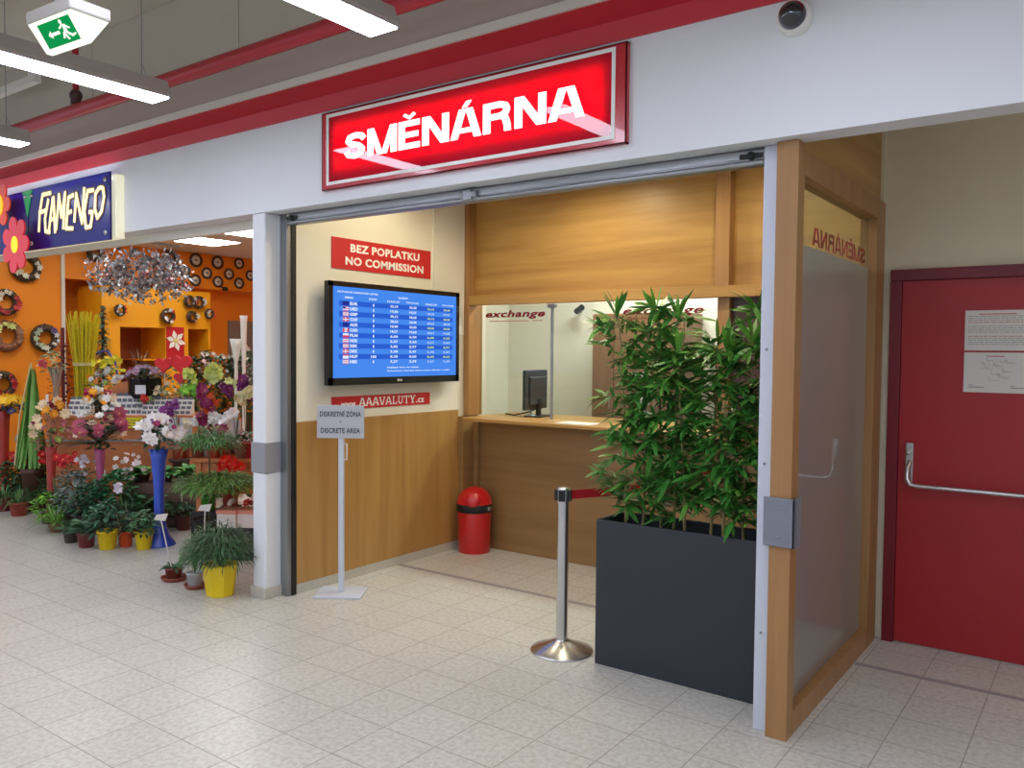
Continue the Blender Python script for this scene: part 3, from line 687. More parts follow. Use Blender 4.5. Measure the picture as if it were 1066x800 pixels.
# sign stand
cx, cy = -4.085, .385; rz = math.radians(34)
ss = thing('sign_stand', 'light grey floor stand with a plate reading DISKRETNÍ ZÓNA DISCRETE AREA', 'sign stand', (cx, cy, 0), rz)
T = Matrix.Translation((cx, cy, 0)) @ Matrix.Rotation(rz, 4, 'Z')
MB().box((-.155, -.13, 0), (.155, .13, .012), T=T, bev=.003).build('base_plate', M['lightgrey'], ss)
MB().box((-.017, -.017, .012), (.017, .017, 1.04), T=T, bev=.003).build('post', M['lightgrey'], ss)
pl = MB().box((-.155, -.029, 1.028), (.155, -.018, 1.245), T=T, bev=.004).build('plate', mat('grey sign plate', (176, 178, 184), .45), ss)
rv = T.to_3x3() @ X_
put_text(put_text(MB(), 'DISKRETNÍ ZÓNA', T @ V((-.135, -.0292, 1.165)), rv, Z_, .27, .045, t=.0012, bold=.02), 'DISCRETE AREA', T @ V((-.13, -.0292, 1.062)), rv, Z_, .26, .034, t=.0012, bold=.02)
tx_ = put_text(put_text(put_text(MB(), 'DISKRETNÍ ZÓNA', T @ V((-.135, -.0292, 1.170)), rv, Z_, .27, .042, t=.0012, bold=.028), 'DISCRETE AREA', T @ V((-.13, -.0292, 1.062)), rv, Z_, .26, .034, t=.0012, bold=.028), '*', T @ V((-.008, -.0292, 1.125)), rv, Z_, .016, .016, t=.0012, bold=.03)
tx_.build('lettering', M['text'], pl)
MB().tube([T @ V(p) for p in ((.017, 0, .99), (.036, 0, .99), (.036, 0, .885), (.017, 0, .885))], .004, 8).build('hook', M['offw'], ss)

# litter bin
bc = V((-4.125, 1.835, 0))
bn = thing('litter_bin', 'red dome top litter bin with black band in the booth corner', 'bin', bc)
MB().lathe([(.125, 0), (.128, .01), (.134, .33), (.134, .335)], bc, n=40).build('body', M['binred'], bn)
MB().lathe([(.136, .325), (.142, .33), (.142, .385), (.136, .39)], bc, n=40).build('band', M['black'], bn)
dm = [(.14*math.cos(t), .392+.13*math.sin(t)) for t in [PI/2*i/10 for i in range(11)]]
dm[-1] = (.001, .522)
do = MB().lathe([(.136, .385), (.145, .392)]+dm, bc, n=40).build('dome_lid', M['binred'], bn)
fd = V((.55, -.83, 0)).normalized()
ang = math.atan2(fd.y, fd.x)
T = Matrix.Translation(bc+V((0, 0, .392))) @ Matrix.Rotation(ang, 4, 'Z') @ Matrix.Rotation(math.radians(70), 4, 'Y')
MB().lathe([(.062, .118), (.064, .130), (.057, .140), (.03, .149), (.001, .151)], T=T, n=28).build('push_flap', M['binred'], do)
MB().box((bc.x+.13, bc.y-.02, .345), (bc.x+.16, bc.y+.02, .375), bev=.004).build('side_clip', M['chrome'], bn)

# counter
ct_ = thing('service_counter', 'beech service counter front with a long ledge under the glass', 'counter', (-2.8, 1.9, 0))
bx((-4.25, 2.0, 0), (-1.16, 2.04, 1.048)).build('front_panel', M['woodc'], ct_)
MB().box((-4.304, 1.832, .068), (-4.245, 2.0, 1.075), bev=.002).box((-4.245, 1.965, .002), (-4.20, 2.0, 1.048), bev=.002).build('left_stile', mat('shaded beech stile', (132, 88, 56), .45) if 0 else M['woodc'], ct_)
bx((-4.178, 1.735, 1.05), (-1.16, 2.02, 1.078), .006).build('ledge', M['woodh'], ct_)
bx((-4.29, 2.02, 1.04), (-1.16, 2.6, 1.07), .003).build('desk_top', M['woodh'], ct_)
# header frame
hd = thing('header_frame', 'beech header cladding with recessed panels above the counter glass', 'cladding', (-2.8, 1.95, 1.97))
MB().box((-4.302, 1.9, 1.08), (-4.25, 2.08, 2.95), bev=.002).build('left_stile', M['woodp'], hd)
MB().box((-4.25, 1.9, 1.975), (-1.16, 2.0, 2.05), bev=.002).build('bottom_rail', M['woodh'], hd)
MB().box((-4.25, 1.985, 2.05), (-2.165, 2.02, 2.95)).build('large_panel', M['woodh'], hd)
MB().box((-2.165, 1.9, 2.05), (-2.066, 2.0, 2.95), bev=.002).build('middle_stile', M['woodp'], hd)
MB().box((-2.066, 1.985, 2.05), (-1.16, 2.02, 2.95)).build('small_panel', M['woodh'], hd)
MB().box((-2.165, 1.96, 1.08), (-2.08, 2.08, 1.975), bev=.002).build('lower_stile', M['woodp'], hd)
MB().box((-2.08, 2.0, 1.08), (-1.16, 2.03, 1.975)).build('dark_panel', M['woodd'], hd)
# panes
def pane(label, x0, x1, tx0, tx1):
    t = thing('counter_glass', label, 'glass pane', ((x0+x1)/2, 2.05, 1.08))
    p = bx((x0, 2.046, 1.08), (x1, 2.054, 1.975)).build('pane', M['clear'], t)
    mb = put_text(MB(), 'exchange', (tx0, 2.045, 1.862), X_, Z_, tx1-tx0, .072, t=.001, bold=.035, shear=.25)
    mb.box((tx0+.04, 2.0455, 1.846), (tx0+.43, 2.0445, 1.851)).box((tx1-.12, 2.0455, 1.846), (tx1-.02, 2.0445, 1.851))
    mb.build('lettering', M['textred'], t)
    return t
pane('left counter glass pane with red exchange lettering beside the left wall', -4.25, -3.55, -4.19, -3.604)
pane('right counter glass pane with red exchange lettering behind the bamboo', -3.53, -2.165, -2.921, -2.296)
cl = MB().box((-3.575, 2.03, 1.945), (-3.51, 2.07, 1.975), bev=.003).box((-3.548, 2.04, 1.08), (-3.532, 2.06, 1.945))
tag(cl.build('glass_joint_clip', M['greymet']), 'slim grey joint strip and clip between the counter glass panes', 'glass clip')
tag(bx((-3.35, 1.80, 1.0785), (-3.05, 1.99, 1.0795)).build('paper_sheet', M['paper']), 'white paper sheet lying on the counter ledge', 'paper')
# monitor
mc = V((-3.84, 2.31, 1.07)); rz = math.radians(200-90)
mo = thing('computer_monitor', 'dark computer monitor seen from behind on the counter desk', 'monitor', mc, rz)
T = Matrix.Translation(mc) @ Matrix.Rotation(math.radians(99), 4, 'Z')
MB().box((-.11, -.08, 0), (.11, .08, .012), T=T, bev=.005).build('foot', M['black'], mo)
MB().box((-.02, -.02, .012), (.02, .015, .15), T=T, bev=.004).build('neck', M['black'], mo)
mm = MB().box((-.21, .015, .06), (.21, .045, .385), T=T, bev=.008); mm.box((-.15, -.005, .1), (.15, .02, .33), T=T, bev=.01)
for k in range(8): mm.box((-.12, -.008, .14+k*.02), (.12, -.004, .148+k*.02), T=T)
mm.build('casing', mat('dark grey monitor', (62, 64, 68), .5), mo)
tag(MB().tube([mc+V((-.03, 0, .06)), mc+V((-.1, -.03, .03)), mc+V((-.2, -.06, .006)), mc+V((-.35, .02, .006))], .006, 8).build('monitor_cable', M['black']), 'black cable trailing on the desk left of the monitor', 'cable')
# microphone on gooseneck
g0 = P(534, 436, 'Z', 1.07); g0 = V((g0.x, 2.25, 1.07))
mk = thing('gooseneck_microphone', 'thin grey gooseneck microphone behind the left counter glass', 'microphone', g0)
MB().lathe([(.05, 0), (.05, .012), (.02, .025), (.001, .026)], g0, n=20).build('base', M['greymet'], mk)
MB().tube([g0+V((0, 0, .02)), g0+V((.005, 0, .22)), g0+V((.0, 0, .30)), g0+V((-.03, 0, .35)), g0+V((-.07, 0, .355))], .007, 8).build('neck', M['greymet'], mk)
MB().tube([g0+V((.004, 0, .30)), g0+V((.006, 0, .24)), g0+V((.0, 0, .21))], .013, 10).build('microphone', M['black'], mk)
# security camera on the office wall
s0 = P(607, 322, 'Y', 3.55)
sc_ = thing('bullet_camera', 'small black security camera on the office back wall', 'security camera', (s0.x, 3.6, s0.z))
MB().tube([s0+V((-.05, .05, -.02)), s0+V((-.03, 0, 0))], .012, 8).build('bracket', M['greymet'], sc_)
MB().tube([s0+V((-.06, -.02, -.02)), s0+V((.04, -.09, .01))], .03, 14).build('body', M['blackg'], sc_)
# cabinet in office
k0 = P(617, 327, 'Y', 3.2); k1 = P(712, 327, 'Y', 3.2)
kb = thing('office_cabinet', 'tall brown veneer cabinet in the office behind the bamboo', 'cabinet', ((k0.x+k1.x)/2, 3.3, 0))
bx((k0.x, 3.215, 0), (k1.x, 3.595, k0.z), .003).build('carcass', M['woodk'], kb)
nd = 4; wdt = (k1.x-k0.x)/nd
for i in range(nd):
    dd = bx((k0.x+i*wdt+.004, 3.198, .08), (k0.x+(i+1)*wdt-.004, 3.214, k0.z-.01), .002).build('cabinet_door', M['woodk'], kb)
    MB().tube([(k0.x+(i+.85)*wdt, 3.185, 1.1), (k0.x+(i+.85)*wdt, 3.185, 1.2)], .006, 8).build('handle', M['alu'], dd)
for u0, v0, u1, v1, l in ((660, 388, 677, 396, 'upper white note taped to the brown office cabinet'), (661, 411, 676, 421, 'lower white note taped to the brown office cabinet')):
    a = P(u0, v1, 'Y', 3.197); b = P(u1, v0, 'Y', 3.197)
    tag(bx((a.x, 3.1955, a.z), (b.x, 3.197, b.z)).build('paper_note', M['paper']), l, 'paper')

# stanchion and belt
sp = V((-2.36, .38, 0))
stn = thing('stanchion', 'polished steel queue barrier post with black belt head beside the planter', 'barrier post', sp)
MB().lathe([(.168, 0), (.17, .006), (.165, .012), (.06, .05), (.045, .06), (.034, .065), (.034, .07)], sp, n=48).build('base', M['chrome'], stn)
MB().lathe([(.031, .06), (.031, .80)], sp, n=28).build('post', M['chrome'], stn)
MB().lathe([(.031, .80), (.033, .805), (.033, .875), (.03, .882), (.001, .884)], sp, n=28).build('cap', M['chrome'], stn)
hd_ = MB()
for a in range(4):
    T = Matrix.Translation(sp) @ Matrix.Rotation(math.radians(45*0+90*a+20), 4, 'Z'); hd_.box((.027, -.017, .812), (.046, .017, .872), T=T, bev=.003)
hd_.build('belt_head', M['blackg'], stn)
e0 = sp+V((.02, .045, .84)); e1 = V((-2.06, 1.975, .84)); 
dr = (e1-e0).normalized(); nx = V((dr.y, -dr.x, 0))*.0012
vs = []
for k in range(9):
    t = k/8; p = e0.lerp(e1, t)+V((0, 0, -.06*4*t*(1-t)*.5))
    hw = .024
    vs += [p-nx+V((0, 0, -hw)), p+nx+V((0, 0, -hw)), p+nx+V((0, 0, hw)), p-nx+V((0, 0, hw))]
fs = [(0, 3, 2, 1), (32, 33, 34, 35)]+[(4*k+j, 4*k+(j+1) % 4, 4*k+4+(j+1) % 4, 4*k+4+j) for k in range(8) for j in range(4)]
MB().add(vs, fs).build('belt', M['belt'], stn)
tag(bx((e1.x-.03, 1.972, .80), (e1.x+.03, 1.999, .88), .004).build('belt_wall_clip', M['blackg']), 'black belt clip on the counter front behind the bamboo', 'belt clip')

# planter with bamboo
px0, px1, py0, py1, pz = -2.13, -1.265, .335, .62, .748
pn = thing('bamboo_planter', 'tall charcoal planter box full of leafy green bamboo', 'potted plant', ((px0+px1)/2, (py0+py1)/2, 0))
tk = .022
MB().box((px0, py0, 0), (px1, py0+tk, pz), bev=.003).box((px0, py1-tk, 0), (px1, py1, pz), bev=.003).box((px0, py0+tk, 0), (px0+tk, py1-tk, pz), bev=.003).box((px1-tk, py0+tk, 0), (px1, py1-tk, pz), bev=.003).box((px0+tk, py0+tk, .02), (px1-tk, py1-tk, .04)).build('box', M['planter'], pn)
bx((px0+tk, py0+tk, .60), (px1-tk, py1-tk, .645)).build('soil', M['soil'], pn)
RB = random.Random(11)
ncane = 9
for i in range(ncane):
    bxp = px0+.09+i*(px1-px0-.16)/(ncane-1)+RB.uniform(-.02, .02); byp = RB.uniform(py0+.07, py1-.07)
    Hc = RB.uniform(1.62, 1.84); lean = V((RB.uniform(-.05, .05)-(.06 if i == 0 else 0), RB.uniform(-.06, .04), 0))
    pts = []
    for k in range(8):
        t = k/7; pts.append(V((bxp, byp, .645))+lean*t*t+V((RB.uniform(-.006, .006), RB.uniform(-.006, .006), (Hc-.645)*t)))
    ca = MB().tube(pts, [.0085-.005*k/7 for k in range(8)], 8).build('cane', M['cane'], pn)
    lf = MB()
    def at(t):
        x = t*7; k = min(6, int(x)); return pts[k].lerp(pts[k+1], x-k)
    tt = .13
    while tt < 1.0:
        base = at(tt); 
        nb = RB.randint(3, 4)
        for b in range(nb):
            an = RB.uniform(0, 2*PI); reach = RB.uniform(.05, .19)*(1.15-.35*tt)
            up_ = RB.uniform(.1, .8)
            tip = base+V((math.cos(an)*reach, math.sin(an)*reach*.8, reach*up_))
            tip.x = min(tip.x, -1.235) if tip.y < .3 else tip.x
            lf.tube([base, base.lerp(tip, .5)+V((0, 0, .01)), tip], .0018, 4, mi=2)
            nl = RB.randint(7, 10)
            for l in range(nl):
                a2 = an+RB.uniform(-1.5, 1.5); el = RB.uniform(-.5, .6)
                dd = V((math.cos(a2)*math.cos(el), math.sin(a2)*math.cos(el), math.sin(el)))
                fr_ = base.lerp(tip, RB.uniform(.45, 1))
                LL = RB.uniform(.08, .15)
                if fr_.x+dd.x*LL > -1.225: continue
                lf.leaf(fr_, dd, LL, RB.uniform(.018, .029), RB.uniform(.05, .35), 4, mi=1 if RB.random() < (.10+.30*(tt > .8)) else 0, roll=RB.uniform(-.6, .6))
        tt += RB.uniform(.055, .085)
    for l in range(7):
        a2 = RB.uniform(0, 2*PI); el = RB.uniform(.7, 1.45)
        dd = V((math.cos(a2)*math.cos(el), math.sin(a2)*math.cos(el), math.sin(el)))
        if pts[-1].x+dd.x*.2 > -1.225: continue
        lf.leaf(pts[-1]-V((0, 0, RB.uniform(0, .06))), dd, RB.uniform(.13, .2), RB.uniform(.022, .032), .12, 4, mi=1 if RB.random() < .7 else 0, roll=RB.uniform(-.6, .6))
    lf.build('foliage', [M['leaf'], M['leaf2'], M['cane']], ca)

# ================================================================== FLOWER SHOP
XW = -10.1
def WX(u, v, x=XW): return P(u, v, 'X', x)
yA = WX(66, 300).y; yB = WX(106, 300).y; yC = WX(219, 320).y; zS = WX(85, 291).z
w = MB().box((XW-.1, -.0, 0), (XW, yA, zS)).box((XW-.45, -.0, zS), (XW, 5.0, 2.95)).box((XW-.5, yA-.1, 0), (XW-.45, 5.0, 2.95)).box((XW-.45, yA-.05, 0), (XW-.1, yA, zS))
w.box((XW-.45, yC, 0), (XW-.35, 5.0, zS))
struct('wall_shop_left', w, M['orange'])
struct('trim_7', bx((XW, yA-.03, .0), (XW+.02, yA+.01, 2.75)), M['cream'])
struct('wall_shop_back', bx((XW, 4.9, 0), (-5.2, 5.0, 2.95)), M['orange'])
struct('ceiling_shop', bx((XW-.5, .2, 2.9), (-4.5, 5.0, 2.95)), M['shopceil'])
# lights in the shop ceiling
def shop_light(label, cxy):
    t = thing('ceiling_panel_light', label, 'ceiling light', (cxy[0], cxy[1], 2.9), group='square lights of the flower shop ceiling')
    x, y = cxy
    MB().box((x-.3, y-.3, 2.885), (x+.3, y+.3, 2.9)).build('frame', M['offw'], t)
    bx((x-.265, y-.265, 2.88), (x+.265, y+.265, 2.886)).build('diffuser', M['panel'], t)
shop_light('square white ceiling light above the round wall plates', (-8.83, 2.58))
c2_ = P(259, 241, 'Z', 2.9)
shop_light('square white ceiling light partly hidden by the white column', (c2_.x, c2_.y))
for (x, y), l in zip(((-6.4, 1.4), (-8.9, .9), (-6.4, 3.6)), ('nearest the column', 'over the wreath wall', 'deepest in the shop')): shop_light('square shop ceiling light hidden behind the fascia, '+l, (x, y))
# wall plates
def ring_plate():
    t = thing('wall_plate', 'x', 'wall decoration', (0, 0, 0), group='round rimmed plates on the orange bulkhead')
    Tm = Matrix.Rotation(PI/2, 4, 'Y')
    n = 22; b = MB()
    b.tube([(0.012, .071*math.cos(2*PI*i/n), .071*math.sin(2*PI*i/n)) for i in range(n+1)], .016, 6, caps=False)
    b.build('rim', col((70, 44, 34)), t)
    MB().lathe([(.062, 0), (.062, .008), (.001, .010)], T=Tm, n=20).build('face', col((232, 228, 214)), t)
    MB().box((.009, -.03, -.003), (.013, .03, .003)).ball((.012, 0, 0), .014).build('motif', col((110, 100, 92)), t)
    t.location = (0, 0, -50)
    return t
pp = None
pls = [(203.5, 271, 1.15, 'upper row, first from left'), (226, 273.5, 1.1, 'upper row, second from left'), (248.5, 274.5, .95, 'upper row, third from left'), (192, 282, .95, 'middle row, first from left'),
       (215, 284.5, .95, 'middle row, second from left'), (238, 285.5, .95, 'middle row, third from left'), (203, 292, .98, 'lower row, first from left'), (226.5, 293.5, .95, 'lower row, second from left'), (248.5, 295, .95, 'lower row, third from left'), (260, 287, .9, 'half hidden by the column')]
root = ring_plate()
for i, (u, v, s, l) in enumerate(pls):
    o = root if i == 0 else dup(root, (0, 0, 0))
    p = WX(u, v); o.location = p; o.scale = (s, s, s); o['label'] = 'round dark rimmed wall plate, '+l
sp_ = WX(234.5, 301.5, XW+.1)
lv = thing('spot_light', 'small dark spot fitting under the orange bulkhead', 'spot lamp', sp_)
MB().lathe([(.035, -.02), (.045, 0), (.03, .03), (.001, .035)], sp_, n=14).tube([sp_, sp_+V((-.1, 0, .05))], .01, 6).build('body', M['black'], lv)

# wreaths
def wreath(u, v, r, label, cols, x=XW, n=60, twig=(74, 58, 40), solid=False):
    r *= .86; p = WX(u, v, x+.04); rr_ = random.Random(int(u*7+v)); t = thing('wreath', label, 'wreath', p, group='wreaths on the shop wall')
    b = MB(); k = 24
    b.tube([p+V((0, r*math.cos(2*PI*i/k), r*math.sin(2*PI*i/k))) for i in range(k+1)], r*.36, 7, caps=False)
    for i in range(110):
        a = rr_.random()*2*PI; c = p+V((rr_.uniform(-.01, .03), r*math.cos(a), r*math.sin(a)))
        b.leaf(c, V((rr_.uniform(.1, 1), rr_.uniform(-1, 1), rr_.uniform(-1, 1))), r*.5, r*.16, .1, 2)
    b.build('ring', col(twig, noise=.4), t)
    for ci, cc in enumerate(cols):
        f = MB()
        for j in range(max(3, n//8)):
            a = (ci/len(cols)+rr_.uniform(-.16, .16))*2*PI; c = p+V((.03+rr_.uniform(0, .02), r*math.cos(a)*rr_.uniform(.8, 1.15), r*math.sin(a)*rr_.uniform(.8, 1.15)))
            if rr_.random() < .5: f.ball(c, r*rr_.uniform(.12, .2), n=6)
            else: f.flower(c+V((.02, 0, 0)), V((1, rr_.uniform(-.5, .5), rr_.uniform(-.5, .5))), r*.32, 5, mc=0)
        f.build('ornament', col(cc), t)
wreath(27, 278, .15, 'dark wreath with pale flowers just under the red flower cut-out', [(220, 215, 200), (90, 70, 50), (200, 200, 180)])
wreath(6, 315, .13, 'red and cream wreath at left edge, second from top', [(190, 60, 60), (220, 210, 190), (160, 40, 40)])
wreath(7, 350, .155, 'twig wreath with pale yellow sprig at left edge', [(150, 110, 80), (200, 205, 120), (140, 90, 60)], twig=(130, 84, 52))
wreath(47, 352, .14, 'dark wreath with white and violet ornaments right of the twig wreath', [(210, 215, 220), (90, 60, 120), (170, 190, 150), (220, 220, 200)])
wreath(3, 400, .13, 'red wreath with a white bow at left edge, lowest of all', [(180, 30, 50), (230, 225, 220), (160, 30, 30)])
wreath(197, 314, .07, 'small silver wreath on the yellow panel, left one of the top pair', [(200, 200, 205), (120, 80, 80)], x=XW+.25)
wreath(207, 315, .075, 'small silver wreath on the yellow panel, right one of the top pair', [(190, 190, 195), (140, 60, 60)], x=XW+.25)
wreath(200, 330, .07, 'small silver wreath on the yellow panel, lower one', [(210, 205, 200), (90, 60, 50)], x=XW+.25)
wreath(218, 327, .06, 'small red and white wreath at right end of the yellow panel', [(200, 60, 60), (220, 215, 205)], x=XW+.25)
wreath(125, 323, .065, 'red and white ornament ball wreath under the silver cluster at left', [(200, 40, 40), (230, 225, 220), (190, 190, 190)], x=XW+.25)
wreath(175, 329, .085, 'red and silver wreath on the yellow panel centre', [(200, 40, 60), (210, 210, 215), (230, 225, 220)], x=XW+.25)
wreath(178, 269, .09, 'dark wreath on the bulkhead left of the plates', [(150, 150, 155), (60, 50, 50)])
wreath(99, 264, .09, 'dark silver wreath half hidden under the shutter bar', [(170, 170, 175), (80, 70, 70)])

# yellow shelf unit with niches
XU = XW+.24
ya, yb, yc_, yd_, ye = WX(106, 340, XU).y, WX(125, 340, XU).y, WX(172, 340, XU).y, WX(196, 340, XU).y, WX(219, 340, XU).y
zt = WX(150, 300, XU).z; zo = WX(150, 341, XU).z
su = thing('shelf_unit', 'yellow orange wall unit with two open niches in the flower shop', 'shelf unit', (XW, (ya+ye)/2, 0))
MB().box((XW-.34, ya, 0), (XU, yb, zo)).box((XW-.34, yc_, 0), (XU, yd_, zo)).box((XW-.34, ye-.03, 0), (XU, ye, zo)).box((XW-.34, ya, zo), (XU, ye, zt)).build('carcass', M['yorange'], su)
MB().box((XW-.36, yb, 0), (XW-.34, ye, zo)).build('back_panel', col((150, 80, 40)), su)
MB().box((XW-.34, yb, 1.0), (XU, yc_, 1.03)).build('shelf', M['yorange'], su); MB().box((XW-.34, yd_, 1.0), (XU, ye-.03, 1.03)).build('shelf', M['yorange'], su); MB().box((XW-.34, yb+.35, 1.45), (XU-.1, yc_, 1.47)).build('shelf', M['yorange'], su)
# red lily banner
a = WX(174, 374, XU+.02); b = WX(192, 341, XU+.02)
bn_ = thing('lily_banner', 'red banner with a white star shaped lily on the yellow unit', 'banner', (XU, a.y, a.z))
bx((XU, a.y, a.z), (XU+.012, b.y, b.z)).build('cloth', col((190, 24, 40)), bn_)
MB().flower((XU+.014, (a.y+b.y)/2, (a.z+b.z)/2+.03), X_, .14, 6, w=.5, cup=.1).build('white_lily', [col((240, 238, 230)), col((220, 210, 120))], bn_)
g_ = WX(243, 355, XW-.3)
tag(bx((XW-.349, WX(237, 350, XW-.35).y, 1.0), (XW-.32, WX(262, 350, XW-.35).y, WX(240, 334, XW-.35).z)).build('mirror_panel', col((130, 120, 112), .25)), 'grey brown mirror panel on the far orange wall', 'mirror')

# silver hanging cluster
def cluster():
    c0 = PD(148, 285, 9.3); t = thing('silver_garland_cluster', 'large hanging cluster of silver tinsel leaves, bells and balls under the ceiling', 'hanging decoration', (c0.x, c0.y, 2.9))
    rr_ = random.Random(4); foil = mat('silver foil', (168, 170, 176), .45, .3, noise=.4, nscale=20); gun = mat('gunmetal foil', (96, 98, 106), .45, .3, noise=.3, nscale=20)
    b = MB(); s = 9.3/F_PX
    MB().tube([c0+RT*(-48*s)+V((0, 0, .32)), c0+V((0, 0, .36)), c0+RT*(40*s)+V((0, 0, .3))], .012, 6).tube([c0+V((0, 0, .36)), V((c0.x, c0.y, 2.9))], .008, 6).build('rail', M['steel'], t)
    for i in range(2300):
        du = rr_.uniform(-44, 42); dv = rr_.uniform(-27, 30)*(1-abs(du)/90)+rr_.gauss(0, 3)
        if math.sin(du*.55+dv*.4)+math.sin(dv*.6-du*.3) < -.6: continue
        p = c0+RT*(du*s)-V((0, 0, dv*s))+FW*rr_.uniform(-.4, .4)
        b.leaf(p, V((rr_.uniform(-1, 1), rr_.uniform(-1, 1), rr_.uniform(-1, 1))), rr_.uniform(.03, .07), rr_.uniform(.02, .04), .3, 2, mi=rr_.randint(0, 1), roll=rr_.uniform(-2, 2))
    b.build('foil_leaves', [foil, gun], t)['kind'] = 'stuff'
    for i in range(26):
        p = c0+RT*(rr_.uniform(-38, 42)*s)-V((0, 0, rr_.uniform(-20, 24)*s))+FW*rr_.uniform(-.25, .1)
        MB().ball(p, rr_.uniform(.025, .045), n=8).tube([p, p+V((0, 0, .1))], .002, 4).build('silver_ball', foil if i % 3 else mat('pink foil', (170, 120, 130), .25, .6), t)
cluster()

# ---- plant generators
GREENS = [(52, 96, 48), (70, 120, 56), (40, 78, 44), (96, 140, 70), (84, 100, 62)]
def pot(t, c, r, h, colr, facets=20, tall=False, rim=True, name='pot'):
    pr = [(r*.74, 0), (r*.78, .004), (r*.97, h*.86)]
    if rim: pr += [(r*1.04, h*.87), (r*1.04, h), (r*.93, h), (r*.90, h*.9)]
    else: pr += [(r, h), (r*.92, h), (r*.9, h*.9)]
    o = MB().lathe(pr, c, n=facets, smooth=facets > 10).build(name, col(colr, .4, .05), t)
    return o
def foliage(t, c, kind, r, h, colr, rr_, n=None, c2=None, name='foliage'):
    b = MB(); c = V(c)
    if kind == 'bush':
        for i in range(n or 190):
            a = rr_.random()*2*PI; q = rr_.random()**.6; z = rr_.random()
            rad = r*q*(math.sin(PI*min(1, .22+z*.75)))
            p = c+V((math.cos(a)*rad, math.sin(a)*rad, h*z))
            d_ = V((math.cos(a), math.sin(a), rr_.uniform(-.3, .9)))
            b.leaf(p, d_, r*rr_.uniform(.28, .5), r*rr_.uniform(.13, .22), .35, 3, mi=rr_.random() < .35, roll=rr_.uniform(-.5, .5))
    elif kind == 'grass':
        for i in range(n or 70):
            a = rr_.random()*2*PI; el = rr_.uniform(.5, 1.45)
            b.leaf(c+V((math.cos(a)*r*.12, math.sin(a)*r*.12, 0)), V((math.cos(a)*math.cos(el), math.sin(a)*math.cos(el), math.sin(el))), max(r, h)*rr_.uniform(.8, 1.35), r*.07, rr_.uniform(.25, .8), 6, mi=rr_.random() < .35)
    elif kind == 'fern':
        for i in range(n or 26):
            a = rr_.random()*2*PI; el = rr_.uniform(.35, 1.35); L_ = max(r, h)*rr_.uniform(.8, 1.15); d_ = V((math.cos(a)*math.cos(el), math.sin(a)*math.cos(el), math.sin(el)))
            sd = d_.cross(Z_).normalized()
            for k in range(1, 14):
                tq = k/14; p = c+d_*L_*tq-Z_*L_*.45*tq*tq; ll = L_*.24*math.sin(PI*tq*.85+.3)
                for sg_ in (-1, 1): b.leaf(p, sd*sg_+d_*.5, ll, ll*.28, .2, 2, mi=rr_.random() < .3)
    elif kind == 'feather':
        for i in range(n or 420):
            a = rr_.random()*2*PI; q = rr_.random()**.5; z = rr_.random(); rad = r*q
            top = h*(1-.55*q*q)
            p = c+V((math.cos(a)*rad, math.sin(a)*rad, top*(.35+.65*z)))
            b.leaf(p, V((math.cos(a)*rr_.uniform(.2, 1), math.sin(a)*rr_.uniform(.2, 1), rr_.uniform(-.4, .8))), r*rr_.uniform(.14, .32), r*.034, .5, 2, mi=rr_.random() < .35)
        for i in range(12):
            a = i*PI/6; b.tube([c, c+V((math.cos(a)*r*.3, math.sin(a)*r*.3, h*.6)), c+V((math.cos(a)*r*.75, math.sin(a)*r*.75, h*.6))], .003, 4)
    elif kind == 'strap':
        for i in range(n or 9):
            a = 2*PI*i/(n or 9)+rr_.uniform(-.3, .3); el = rr_.uniform(.3, 1.1)
            b.leaf(c, V((math.cos(a)*math.cos(el), math.sin(a)*math.cos(el), math.sin(el))), max(r, h)*rr_.uniform(.8, 1.15), r*.3, .45, 5, mi=rr_.random() < .3)
    c2 = c2 or tuple(min(255, int(x*1.35)) for x in colr)
    return b.build(name, [col(colr, .5, .3), col(c2, .5, .3)], t)
def blooms(t, pts, r, colr, cc=(225, 200, 90), petals=5, rr_=R, nrm=None, name='bloom', w=.75):
    for p in pts:
        b = MB()
        n_ = nrm or (V((CAM.x, CAM.y, 1.7))-V(p)).normalized()+V((rr_.uniform(-.7, .7), rr_.uniform(-.7, .7), rr_.uniform(-.1, .9)))
        q_ = r*rr_.uniform(.6, .95)
        b.flower(p, n_, q_, petals+1, w=w, cup=.35)
        b.flower(V(p)+n_.normalized()*q_*.12, n_, q_*.72, petals, w=w*1.1, cup=.6)
        b.build(name, [col(colr, .55, .12), col(cc, .5, .1)], t)
def stem(t, pts, r=.004, colr=(80, 110, 60), name='stem'): return MB().tube(pts, r, 6).build(name, col(colr), t)
def saucer(t, c, r, colr=(140, 70, 50)): return MB().lathe([(r*.8, 0), (r, .02), (r*1.02, .028), (r*.95, .028), (r*.76, .008)], c, n=24).build('saucer', col(colr), t)
def soil(t, c, r, h): return MB().lathe([(r*.9, h*.86), (r*.9, h*.88), (.001, h*.89)], c, n=16).build('soil', M['soil'], t)
def tagstick(label, p0, p1, w=.05, h=.03):
    t = thing('price_tag', label, 'price tag', p0, group='price tags on sticks among the plants')
    MB().tube([p0, p1], .004, 6).build('stick', col((210, 206, 196)), t)
    a = RT; MB().prism([(-w, -.0), (w*.6, -h*.2), (w, h), (-w*.6, h*.8)], p1, RT0, Z_, .003).build('card', col((205, 200, 192)), t)
